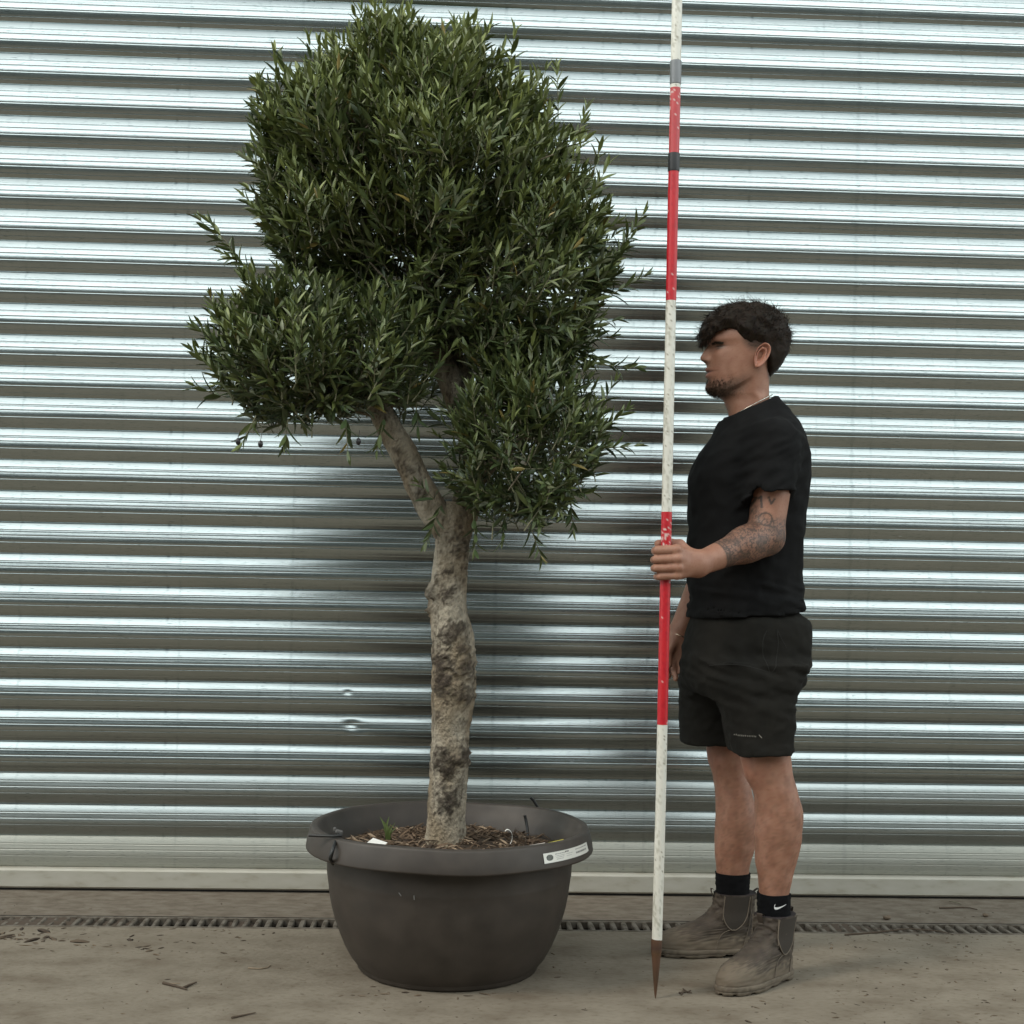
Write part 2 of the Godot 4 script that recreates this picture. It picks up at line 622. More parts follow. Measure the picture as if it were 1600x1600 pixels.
# a low dark shed across the yard, behind the camera: the shutter mirrors it below the sky
func opposite_shed() -> void:
	var sd := thing("opposite_shed", "long dark clad storage shed across the yard", "building", Vector3(0, 0, 9.2))
	var w := MB.new()
	w.box(Vector3(0, 2.1, 3.0), Vector3(60, 4.2, 6.0), 0.02)
	obj("wall", w.build(), M.clad, sd)
	var r := MB.new()
	r.box(Vector3(0, 4.29, 3.0), Vector3(60.4, 0.16, 6.4), 0.02)
	obj("roof", r.build(), M.clad, sd)
	for i in 60:
		var q := MB.new()
		q.box(Vector3(-29.5 + i, 2.1, -0.02), Vector3(0.06, 4.18, 0.04), 0.01)
		obj("cladding_rib", q.build(), M.clad, sd)

# ---------------------------------------------------------------- pot
const POT := Vector3(0.012, 0.0, 0.872)

func pot() -> void:
	var pm := mat(lin(0.062, 0.050, 0.041), 0.5)
	pm.uv1_triplanar = true
	pm.uv1_world_triplanar = true
	pm.uv1_scale = Vector3(1.5, 1.5, 1.5)
	pm.albedo_texture = noise_tex(0.012, 5, [[0.0, Color(0.7, 0.69, 0.68)], [0.4, Color(0.82, 0.81, 0.8)], [0.65, Color(0.9, 0.89, 0.88)], [1.0, Color(1, 1, 1)]], 61, 512)
	pm.roughness_texture = noise_tex(0.02, 4, [[0.0, Color(0.75, 0.75, 0.75)], [1.0, Color(1, 1, 1)]], 62, 512)
	pm.roughness = 0.62
	var p := thing("plant_pot", "large round brown plastic pot with a rolled rim, holding the olive tree", "plant pot", POT)
	var b := MB.new()
	var prof := []
	for r in [[0.0, 0.004], [0.2, 0.003], [0.222, 0.0], [0.235, 0.002], [0.2405, 0.007], [0.2405, 0.013], [0.2445, 0.018], [0.262, 0.04], [0.2785, 0.07], [0.294, 0.108], [0.305, 0.14], [0.3135, 0.172], [0.3195, 0.205], [0.323, 0.236], [0.3252, 0.252], [0.3262, 0.256], [0.3265, 0.262], [0.3275, 0.29], [0.328, 0.328]]:
		prof.push_back(Vector2(r[0], r[1]))
	b.lathe(prof, Vector3.ZERO, 96)
	for i in b.v.size():
		var q := b.v[i]
		var k := 1.0 + 0.006 * nz.get_noise_3d(q.x * 3, q.y * 3, q.z * 3)
		if q.y < 0.02 and q.y > 0.0: k += 0.006 * nz.get_noise_2d(q.x * 25, q.z * 25)
		b.v[i] = Vector3(q.x * k, q.y, q.z * k)
	obj("body", b.build(), pm, p)
	var r2 := MB.new()
	prof = []
	for r in [[0.328, 0.328], [0.352, 0.325], [0.374, 0.3245], [0.382, 0.3255], [0.3843, 0.3275], [0.3848, 0.331], [0.3825, 0.347], [0.3775, 0.366], [0.3735, 0.3805], [0.3715, 0.3845], [0.3675, 0.3865], [0.357, 0.3868], [0.3525, 0.3855], [0.3495, 0.3815], [0.3455, 0.372], [0.338, 0.357], [0.3215, 0.335], [0.312, 0.29], [0.302, 0.25]]:
		prof.push_back(Vector2(r[0], r[1]))
	r2.lathe(prof, Vector3.ZERO, 128)
	for i in r2.v.size():
		var q := r2.v[i]
		var k := 1.0 + 0.007 * nz.get_noise_3d(q.x * 2.5 + 9, q.y, q.z * 2.5)
		r2.v[i] = Vector3(q.x * k, q.y + 0.003 * nz.get_noise_2d(q.x * 3, q.z * 3), q.z * k)
	obj("rim", r2.build(), pm, p)
	# nursery label stuck round the rim
	var im := Image.create(256, 40, false, Image.FORMAT_RGB8)
	im.fill(Color(0.83, 0.82, 0.79))
	for y in 25:
		for x in 30:
			if pow((x - 15) / 15.0, 2) + pow((y - 12) / 12.0, 2) < 1.0:
				im.set_pixel(10 + x, 7 + y, Color(0.12, 0.13, 0.11) if nz.get_noise_2d(x * 0.35, y * 0.35) < 0.25 else Color(0.45, 0.47, 0.42))
	var ln := func(x0: int, x1: int, y: int, g: float, hh: int) -> void:
		var x := x0
		while x < x1:
			var w := rng.randi_range(2, 6)
			im.fill_rect(Rect2i(x, y, min(w, x1 - x), hh), Color(g, g, g * 0.98))
			x += w + rng.randi_range(1, 2)
	ln.call(50, 100, 8, 0.45, 3); ln.call(50, 96, 16, 0.55, 2); ln.call(54, 92, 22, 0.5, 2); ln.call(54, 88, 29, 0.5, 2)
	ln.call(100, 118, 5, 0.2, 5); ln.call(104, 140, 16, 0.55, 2); ln.call(104, 132, 24, 0.6, 2)
	ln.call(158, 246, 8, 0.45, 3); ln.call(158, 236, 20, 0.4, 7)
	var lm := mat(Color.WHITE, 0.35)
	lm.albedo_texture = ImageTexture.create_from_image(im)
	var lb := MB.new()
	var rings := []; var uvs := []
	for i in 15:
		var u := i / 14.0
		var an := deg_to_rad(lerpf(52.5, 21.0, u))
		var r := []; var t := []
		for j in 4:
			var w := j / 3.0
			var hh := lerpf(0.3655, 0.3415, w)
			if w > 0.9 and i == 14: hh += 0.002
			var rr: float = lerpf(0.3768, 0.3833, w) + 0.0022
			rr *= 1.0 + 0.007 * nz.get_noise_3d(rr * cos(an) * 2.5 + 9, hh, rr * sin(an) * 2.5)
			r.push_back(Vector3(rr * cos(an), hh, rr * sin(an)))
			t.push_back(Vector2(u, w))
		rings.push_back(r); uvs.push_back(t)
	lb.grid(rings, false, null, uvs)
	var st := obj("sticker", lb.build(), lm, p)
	st.set_meta("label", "white printed label with a black emblem")
	# two pale scuffs under the rim
	for s in [[112.0, 0.262, 0.02], [105.5, 0.257, -0.6]]:
		var sc := MB.new()
		var an: float = deg_to_rad(s[0])
		var o := Vector3(cos(an), 0, sin(an)) * 0.3268
		sc.box(Vector3(o.x, s[1], o.z), Vector3(0.0028, 0.011, 0.0014), 0.0006, Basis(Vector3(0, 1, 0), PI / 2 - an) * Basis(Vector3(0, 0, 1), 0.7 + s[2]))
		obj("scuff", sc.build(), mat(lin(0.17, 0.165, 0.155), 0.6), p)

	# bark mulch filling the pot
	var so := MB.new()
	var sr := []; var sc2 := []
	for i in 34:
		var rr := 0.3185 * i / 33.0
		var r := []; var q := []
		for j in 72:
			var a := TAU * j / 72
			var y := 0.326 + 0.012 * gauss(rr, 0.09) - 0.018 * sstep(0.2, 0.33, rr) + 0.010 * nz.get_noise_2d(rr * cos(a) * 9, rr * sin(a) * 9) + 0.005 * nz.get_noise_2d(rr * cos(a) * 40, rr * sin(a) * 40)
			r.push_back(Vector3(rr * cos(a), y, rr * sin(a)))
			var k := 0.5 + 0.5 * nz.get_noise_2d(rr * cos(a) * 60, rr * sin(a) * 60 + 20)
			q.push_back(Color(0.03, 0.02, 0.013).lerp(Color(0.075, 0.05, 0.032), k))
		sr.push_back(r); sc2.push_back(q)
	so.grid(sr, true, sc2)
	var vm := mat(Color.WHITE, 0.95, 0.0, true)
	var soil := obj("bark_mulch", so.build(), vm, self, POT)
	tag(soil, "dark brown bark mulch and soil filling the pot", "mulch", "", "stuff")
	# loose bark slivers on top of it
	var chip := MB.new()
	var cr := []
	for i in 5:
		var u := i / 4.0
		var w := 0.5 * (1.0 - pow(abs(2 * u - 1), 2.5)) + 0.06
		cr.push_back([Vector3(u - 0.5, 0.02, -w * 0.3), Vector3(u - 0.5, 0.14 * w + 0.05 * sin(u * 5), 0.0), Vector3(u - 0.5, 0.02, w * 0.3), Vector3(u - 0.5, -0.08 * w, 0.0)])
	chip.grid(cr, true)
	chip.cap(cr[0], true); chip.cap(cr[4])
	var mm := MultiMesh.new()
	mm.transform_format = MultiMesh.TRANSFORM_3D
	mm.use_colors = true
	mm.mesh = chip.build()
	mm.instance_count = 1500
	for i in 1500:
		var a := rng.randf() * TAU
		var rr := 0.312 * sqrt(rng.randf())
		var y := 0.329 + 0.012 * gauss(rr, 0.09) - 0.018 * sstep(0.2, 0.33, rr) + 0.010 * nz.get_noise_2d(rr * cos(a) * 9, rr * sin(a) * 9) + rng.randf() * 0.008
		var ln2 := rng.randf_range(0.015, 0.05) if rng.randf() < 0.8 else rng.randf_range(0.05, 0.075)
		var bs := Basis(Vector3.UP, rng.randf() * TAU) * Basis(Vector3(0, 0, 1), rng.randfn(0.0, 0.28)) * Basis(Vector3(1, 0, 0), rng.randf() * TAU)
		mm.set_instance_transform(i, Transform3D(bs.scaled_local(Vector3(ln2, rng.randf_range(0.006, 0.016), rng.randf_range(0.008, 0.026))), POT + Vector3(rr * cos(a), y, rr * sin(a))))
		var t := rng.randf()
		var col := Color(0.05, 0.032, 0.02).lerp(Color(0.16, 0.105, 0.065), t)
		if rng.randf() < 0.12: col = Color(0.3, 0.22, 0.15)
		mm.set_instance_color(i, col)
	var mi := MultiMeshInstance3D.new()
	mi.name = "bark_chips"
	mi.multimesh = mm
	mi.material_override = vm
	add_child(mi)
	tag(mi, "loose brown bark chips lying on the soil in the pot", "bark chips", "", "stuff")
	# plastic ties, tags, a weed
	var bl := mat(lin(0.012, 0.012, 0.012), 0.45)
	var tie := thing("plastic_tie", "black plastic tie looped round the pot rim with its end sticking out sideways", "tie", Vector3(-0.2722, 0.3833, 1.0500))
	var o := tie.position
	var tb := MB.new()
	tb.tube([Vector3(-0.3462, 0.3863, 1.0750) - o, Vector3(-0.3178, 0.3877, 1.0850) - o, Vector3(-0.2844, 0.3901, 1.1000) - o, Vector3(-0.2624, 0.3918, 1.0950) - o], [0.0035, 0.0037, 0.0037, 0.004], 8)
	obj("tail", tb.build(), bl, tie)
	var t2 := MB.new()
	t2.tube([Vector3(-0.2735, 0.3875, 1.0550) - o, Vector3(-0.2756, 0.3854, 1.0790) - o, Vector3(-0.2778, 0.3750, 1.1180) - o, Vector3(-0.2823, 0.3595, 1.1370) - o, Vector3(-0.2866, 0.3405, 1.1380) - o, Vector3(-0.2831, 0.3200, 1.1000) - o], [0.0035, 0.0035, 0.004, 0.005, 0.005, 0.004], 8)
	obj("loop", t2.build(), bl, tie)
	var hd := MB.new()
	hd.box(Vector3(-0.2724, 0.3915, 1.0500) - o, Vector3(0.02, 0.011, 0.012), 0.003, Basis(Vector3(0, 0, 1), -0.25))
	hd.box(Vector3(-0.2843, 0.3970, 1.0450) - o, Vector3(0.008, 0.012, 0.01), 0.003)
	obj("buckle", hd.build(), mat(lin(0.09, 0.085, 0.08), 0.5), tie)
	var tie2 := thing("plastic_tie", "black plastic tie standing up from the far pot rim beside the trunk", "tie", Vector3(0.2726, 0.3671, 0.6000))
	o = tie2.position
	var t3 := MB.new()
	t3.tube([Vector3(0.2420, 0.4148, 0.6000) - o, Vector3(0.2515, 0.4057, 0.6000) - o, Vector3(0.2629, 0.3873, 0.6000) - o, Vector3(0.2762, 0.3746, 0.6000) - o, Vector3(0.2856, 0.3654, 0.6000) - o], [0.0042, 0.0045, 0.004, 0.0035, 0.0035], 8)
	obj("tail", t3.build(), bl, tie2)
	var t4 := MB.new()
	t4.tube([Vector3(0.2943, 0.3518, 0.5850) - o, Vector3(0.2844, 0.3637, 0.5900) - o, Vector3(0.2719, 0.3688, 0.6100) - o, Vector3(0.2615, 0.3666, 0.6300) - o, Vector3(0.2543, 0.3522, 0.6320) - o], [0.004, 0.004, 0.004, 0.004, 0.004], 8)
	obj("loop", t4.build(), bl, tie2)
	var tie3 := MB.new()
	tie3.tube([Vector3(0.2219, 0.3765, 0.6800), Vector3(0.2259, 0.3603, 0.6800), Vector3(0.2293, 0.3422, 0.6900), Vector3(0.2311, 0.3169, 0.7000)], [0.004, 0.0042, 0.0038, 0.0035], 8)
	tag(obj("cut_tie", tie3.build(), bl), "short cut black strap poking up from the mulch by the far rim", "tie")
	var white := mat(lin(0.72, 0.7, 0.66), 0.5)
	var ta := MB.new()
	var pr := [Vector3(-0.1930, 0.3853, 1.1250), Vector3(-0.1719, 0.3849, 1.1000), Vector3(-0.1490, 0.3767, 1.1400), Vector3(-0.1755, 0.3799, 1.1500)]
	ta.box((pr[0] + pr[2]) / 2, Vector3(0.042, 0.0012, 0.03), 0.0004, Basis(Vector3(0, 1, 0), -0.5) * Basis(Vector3(1, 0, 0), 0.25) * Basis(Vector3(0, 0, 1), -0.2))
	tag(obj("plant_tag", ta.build(), white), "plain white plastic tag lying on the mulch at the near rim", "tag")
	var cu := MB.new()
	var cring := []
	for i in 13:
		var a := lerpf(-1.1, 2.3, i / 12.0)
		var ce: Vector3 = Vector3(0.1627, 0.3686, 0.9800)
		var q := ce + Vector3(0.011 * cos(a) - 0.002 * i / 12.0, 0.02 * sin(a) + 0.002, 0.0)
		cring.push_back([q + Vector3(0, 0, -0.006), q + Vector3(0.001, 0.0005, 0.0), q + Vector3(0, 0, 0.008)])
	cu.grid(cring, false)
	tag(obj("curled_tag", cu.build(), white), "white plastic strip curled into a hook on the mulch", "tag")
	var yl := MB.new()
	yl.box(Vector3(0.2838, 0.3752, 1.0650), Vector3(0.05, 0.0012, 0.012), 0.0004, Basis(Vector3(0, 0, 1), 0.11) * Basis(Vector3(0, 1, 0), 0.55) * Basis(Vector3(1, 0, 0), 0.3))
	tag(obj("yellow_tag", yl.build(), mat(lin(0.5, 0.44, 0.06), 0.5)), "narrow yellow plastic tag tucked inside the pot rim", "tag")
	var ws := MB.new()
	ws.box(Vector3(0.2154, 0.3791, 1.1400), Vector3(0.075, 0.0012, 0.01), 0.0004, Basis(Vector3(0, 0, 1), 0.1) * Basis(Vector3(0, 1, 0), 0.35) * Basis(Vector3(1, 0, 0), 0.3))
	tag(obj("white_tag", ws.build(), mat(lin(0.5, 0.45, 0.4), 0.5)), "long thin white plastic tag lying inside the pot rim", "tag")
	var weed := thing("weed_sprout", "small green weed sprouting from the mulch beside the trunk", "weed", Vector3(-0.1502, 0.3638, 1.0000))
	o = weed.position
	for s in [[Vector3(-0.1729, 0.4233, 1.0000), 0.0055], [Vector3(-0.1472, 0.4236, 1.0000), 0.004], [Vector3(-0.1312, 0.4089, 1.0000), 0.004], [Vector3(-0.1610, 0.4102, 1.0000), 0.006], [Vector3(-0.1244, 0.3990, 1.0000), 0.003], [Vector3(-0.1427, 0.4038, 1.0000), 0.004], [Vector3(-0.1657, 0.3935, 1.0000), 0.004]]:
		var q := MB.new()
		var tip: Vector3 = s[0] - o + Vector3(0, 0, rng.randf_range(-0.01, 0.01))
		var rr := []
		for i in 6:
			var u := i / 5.0
			var pt: Vector3 = Vector3.ZERO.lerp(tip, u) + Vector3(-0.006 * sin(u * 3.0) * sign(tip.x + 0.003), 0, 0.004 * sin(u * 3))
			var w: float = s[1] * (1.0 - pow(u, 2.0)) + 0.0006
			rr.push_back([pt + Vector3(-w, 0, 0), pt + Vector3(0, 0, -0.0015), pt + Vector3(w, 0, 0)])
		q.grid(rr, false)
		obj("blade", q.build(), mat(lin(0.09, 0.12, 0.03), 0.6), weed)

# ---------------------------------------------------------------- olive tree
var twig_mb: MB
var leaf_tf: Array = []
var leaf_col: Array = []

func limb_mesh(path: Array, rad: Array, knots: Array, seed_: int) -> ArrayMesh:
	var b := MB.new()
	var rings := []; var cols := []
	var total := 0.0
	for i in path.size() - 1: total += path[i].distance_to(path[i + 1])
	var n: int = max(8, int(total / 0.0042))
	var m := 72 if total > 0.8 else 40
	var side := Vector3(0, 0, 1)
	for i in n + 1:
		var t := float(i) / n * (path.size() - 1)
		var p: Vector3 = catmull(path, t)
		var d: Vector3 = (catmull(path, min(t + 0.05, path.size() - 1.001)) - catmull(path, max(t - 0.05, 0.0))).normalized()
		side = (side - d * side.dot(d)).normalized()
		var up := d.cross(side)
		var r0: float = catmull(rad, t)
		var r := []; var q := []
		for j in m:
			var a := TAU * j / m
			var dir := side * cos(a) + up * sin(a)
			var s := p + dir * r0
			var flute := 0.10 * nz.get_noise_3d(s.x * 14 + seed_, s.y * 4.5, s.z * 14) + 0.05 * nz.get_noise_3d(s.x * 40, s.y * 22 + seed_, s.z * 40) + 0.03 * nz.get_noise_3d(s.x * 120, s.y * 60, s.z * 120) + 0.018 * nz.get_noise_3d(s.x * 240, s.y * 110, s.z * 240)
			var dark := 0.0
			var bump := 0.0
			for k in knots:
				var e: float = s.distance_to(k[0]) / k[1] * (1.0 + 0.55 * nz.get_noise_3d(s.x * 45, s.y * 45, s.z * 45 + k[1] * 900) + 0.3 * nz.get_noise_3d(s.x * 120, s.y * 120, s.z * 120))
				if e < 2.2:
					bump += k[2] * (exp(-e * e * 1.6) - 0.75 * exp(-e * e * 9.0))
					var ring: float = exp(-pow(e - 0.75, 2) * 22.0) * 0.55 + exp(-e * e * 5.0)
					dark = max(dark, k[3] * clamp(ring + 0.5 * exp(-e * e) * (0.5 + nz.get_noise_3d(s.x * 90, s.y * 90, s.z * 90)), 0.0, 1.0))
			s = p + dir * (r0 * (1.0 + flute) + bump)
			var f1: float = clamp(0.5 + 0.9 * nz.get_noise_3d(s.x * 22, s.y * 9, s.z * 22 + seed_), 0.0, 1.0)
			var f2: float = clamp(0.5 + 1.0 * nz.get_noise_3d(s.x * 95, s.y * 45, s.z * 95), 0.0, 1.0)
			# grey bark with browner patches
			var low := Color(0.315, 0.275, 0.212)
			var high := Color(0.225, 0.178, 0.12)
			var mixv: float = clamp(0.5 + 1.2 * nz.get_noise_3d(s.x * 12, s.y * 6, s.z * 12), 0.0, 1.0)
			var c := low.lerp(high, mixv)
			c = c.lerp(c * 0.62, 0.75 * sstep(0.45, 0.95, f1))
			c = c.lerp(c * 1.25, 0.6 * sstep(0.6, 0.9, f2))
			c = c.lerp(Color(0.07, 0.05, 0.033), 0.8 * sstep(0.72, 0.95, 1.0 - f2) * sstep(0.3, 0.8, f1))
			c = c.lerp(c * 0.55, 0.7 * sstep(0.15, 0.6, nz.get_noise_3d(s.x * 200, s.y * 70, s.z * 200 + 5)))
			c = c.lerp(Color(0.035, 0.025, 0.017), clamp(dark * 1.3, 0.0, 0.93))
			c.a = 1.0
			r.push_back(s); q.push_back(c)
		rings.push_back(r); cols.push_back(q)
	b.grid(rings, true, cols)
	b.cap(rings[-1], false, Color(0.2, 0.16, 0.1))
	return b.build()

func leaf_shape() -> MB:
	# 1 m long along +y, face towards +z; upper face darker than the underside
	var b := MB.new()
	for f in 2:
		var rings := []; var cols := []
		var zz := 0.006 if f == 0 else -0.006
		var col := Color(1, 1, 1) if f == 0 else Color(1.6, 1.5, 1.9)
		for i in 6:
			var u := i / 5.0
			var w: float = 0.115 * pow(sin(PI * pow(u, 0.85)), 0.8) + 0.008
			var bend := -0.16 * u * u
			if i == 0: w = 0.014
			if i == 5: w = 0.004
			rings.push_back([Vector3(-w, u, bend + 0.035 * w / 0.125 + zz), Vector3(0, u, bend + zz - 0.012), Vector3(w, u, bend + 0.035 * w / 0.125 + zz)])
			cols.push_back([col, col * 1.12, col])
		if f == 1:
			for r in rings: r.reverse()
		b.grid(rings, false, cols)
	return b

func add_leaf(p: Vector3, d: Vector3, nrm: Vector3, ln: float, wd: float, col: Color) -> void:
	var y := d.normalized()
	var z := (nrm - y * nrm.dot(y)).normalized()
	var x := y.cross(z)
	leaf_tf.push_back(Transform3D(Basis(x * ln * wd, y * ln, z * ln), p))
	leaf_col.push_back(col)

func shoot(p0: Vector3, dir: Vector3, ln: float, leaf_tint: float, droop := 0.0) -> void:
	var n := int(ln / 0.0175)
	var pts := []
	var p := p0
	var d := dir.normalized()
	var roll := rng.randf() * TAU
	var bend := Vector3(rng.randfn(0, 0.3), 0.35 - droop, rng.randfn(0, 0.3))
	var st := ln / n
	var radii := []
	var sd := d.cross(Vector3(0.3, 0.2, 0.9)).normalized()
	for i in n + 1:
		var u := float(i) / n
		pts.push_back(p)
		radii.push_back(lerpf(0.0019, 0.0007, u))
		if i > 0 or rng.randf() < 0.4:
			roll += PI / 2 + rng.randfn(0, 0.15)
			for s in 2:
				if rng.randf() < 0.12: continue
				var sv := sd.rotated(d, roll + s * PI)
				var an := deg_to_rad(lerpf(46.0, 20.0, u) + rng.randfn(0, 9.0))
				var ld := (d * cos(an) + sv * sin(an) + Vector3(0, -0.14 * (1 - u), 0)).normalized()
				var nn := (d * sin(an) - sv * cos(an) + Vector3(rng.randfn(0, 0.25), 0.25 + rng.randfn(0, 0.25), rng.randfn(0, 0.25))).normalized()
				var sz := lerpf(0.057, 0.040, u * u) * rng.randf_range(0.68, 1.15)
				var g: float = clamp(leaf_tint * (0.35 + 0.65 * u) + rng.randfn(0, 0.16), 0.0, 1.0)
				var col := Color(0.056, 0.083, 0.032).lerp(Color(0.21, 0.242, 0.066), g)
				if rng.randf() < 0.10: col = col.lerp(Color(0.2, 0.215, 0.14), 0.6)
				if rng.randf() < 0.01: col = Color(0.22, 0.17, 0.05)
				add_leaf(p, ld, nn, sz, rng.randf_range(0.72, 1.05), col)
		d = (d + bend * st * 2.2).normalized()
		p += d * st
	add_leaf(pts[-1], (d + Vector3(rng.randfn(0, 0.15), 0, rng.randfn(0, 0.15))), d.cross(sd), 0.03, 0.9, Color(0.11, 0.135, 0.045))
	twig_mb.tube(pts, radii, 4, false, Color(0.16, 0.15, 0.09))

func poly_inside(poly: PackedVector2Array, p: Vector2) -> float:
	# distance to the outline, positive inside
	var e := 9.0
	for i in poly.size():
		var q := Geometry2D.get_closest_point_to_segment(p, poly[i], poly[(i + 1) % poly.size()])
		e = min(e, q.distance_to(p))
	return e if Geometry2D.is_point_in_polygon(p, poly) else -e

# fills one mass of the crown: front outline, depth and centre
func mass(poly: PackedVector2Array, zc: float, depth: float, n_out: int, n_in: int, hubs: Array, gaps: Array) -> void:
	var lo := poly[0]; var hi := poly[0]
	for q in poly:
		lo = lo.min(q); hi = hi.max(q)
	var mid := (lo + hi) / 2
	var R: float = min(hi.x - lo.x, hi.y - lo.y) * 0.5
	var made := 0
	var tries := 0
	while made < n_out + n_in and tries < 40000:
		tries += 1
		var p := Vector2(rng.randf_range(lo.x, hi.x), rng.randf_range(lo.y, hi.y))
		var e := poly_inside(poly, p)
		if e < 0.0: continue
		var skip := false
		for g in gaps:
			var q := Vector2((p.x - g[0]) / g[2], (p.y - g[1]) / g[3])
			if q.length_squared() < 1.0 and rng.randf() < g[4]: skip = true
		if skip: continue
		var f: float = min(e / R, 1.0)
		var zm: float = depth * sqrt(max(0.0, 1.0 - pow(1.0 - f, 2.2)))
		var inner := made >= n_out
		var lump := 0.78 + 0.35 * nz.get_noise_2d(p.x * 6.0 + zc * 10, p.y * 6.0)
		var sgn := 1.0 if rng.randf() < 0.68 else -1.0
		var z: float = zc + sgn * zm * lump * (rng.randf_range(0.80, 1.0) if not inner else rng.randf_range(0.1, 0.75))
		var out := Vector3((p.x - mid.x) / R, (p.y - mid.y) / R * 0.75, (z - zc) / max(depth, 0.05) * 1.1)
		if out.length() > 0.01: out = out.normalized()
		var wob := Vector3(rng.randfn(0, 0.35), rng.randfn(0, 0.3), rng.randfn(0, 0.35))
		var dir := out * 0.45 + Vector3(0, 0.95, 0) + wob
		var ln := rng.randf_range(0.07, 0.125) if rng.randf() < 0.85 else rng.randf_range(0.12, 0.17)
		# low parts hang a little
		var low: float = clamp((mid.y - p.y) / (hi.y - lo.y) * 2.0, 0.0, 1.0)
		if inner: dir += Vector3(rng.randfn(0, 0.5), 0, rng.randfn(0, 0.5))
		dir.y -= low * 0.75 * rng.randf()
		var leaf_tint: float = clamp(0.25 + 0.6 * (p.y - 1.4) / 1.3 + rng.randfn(0, 0.18), 0.05, 0.95)  # leaf colour goes to a lighter green towards the top of the crown
		if e < 0.05: ln *= rng.randf_range(0.8, 1.3)
		shoot(Vector3(p.x, p.y, z) - dir.normalized() * ln * 0.45, dir, ln, leaf_tint, low * 0.6)
		made += 1
	# longer shoots that break the outline
	for i in int(n_out / 14.0):
		var k := rng.randi() % poly.size()
		var q: Vector2 = poly[k].lerp(poly[(k + 1) % poly.size()], rng.randf())
		var ov := (q - mid).normalized()
		if ov.y < -0.35: continue
		var dv := Vector3(ov.x * 0.7, 0.9 + ov.y * 0.2, rng.randfn(0, 0.3))
		shoot(Vector3(q.x, q.y, zc + rng.randfn(0, 0.1)) - dv.normalized() * 0.05, dv, rng.randf_range(0.09, 0.15), clamp(0.3 + 0.6 * (q.y - 1.4) / 1.3, 0.1, 0.9))
	# thin boughs from the limbs out into the mass
	for i in int(n_out / 12.0):
		var p := Vector2(rng.randf_range(lo.x, hi.x), rng.randf_range(lo.y, hi.y))
		if poly_inside(poly, p) < 0.02: continue
		var z := zc + rng.randf_range(-0.6, 0.7) * depth
		var h: Vector3 = hubs[rng.randi() % hubs.size()]
		var e := Vector3(p.x, p.y, z)
		var m1 := h.lerp(e, 0.35) + Vector3(rng.randfn(0, 0.03), 0.02, rng.randfn(0, 0.03))
		var m2 := h.lerp(e, 0.7) + Vector3(rng.randfn(0, 0.03), 0.01, rng.randfn(0, 0.03))
		var pts := []; var rr := []
		for k in 9:
			pts.push_back(catmull([h, m1, m2, e], k / 8.0 * 2.999))
			rr.push_back(lerpf(0.006, 0.0016, k / 8.0))
		twig_mb.tube(pts, rr, 5, false, Color(0.15, 0.125, 0.085))

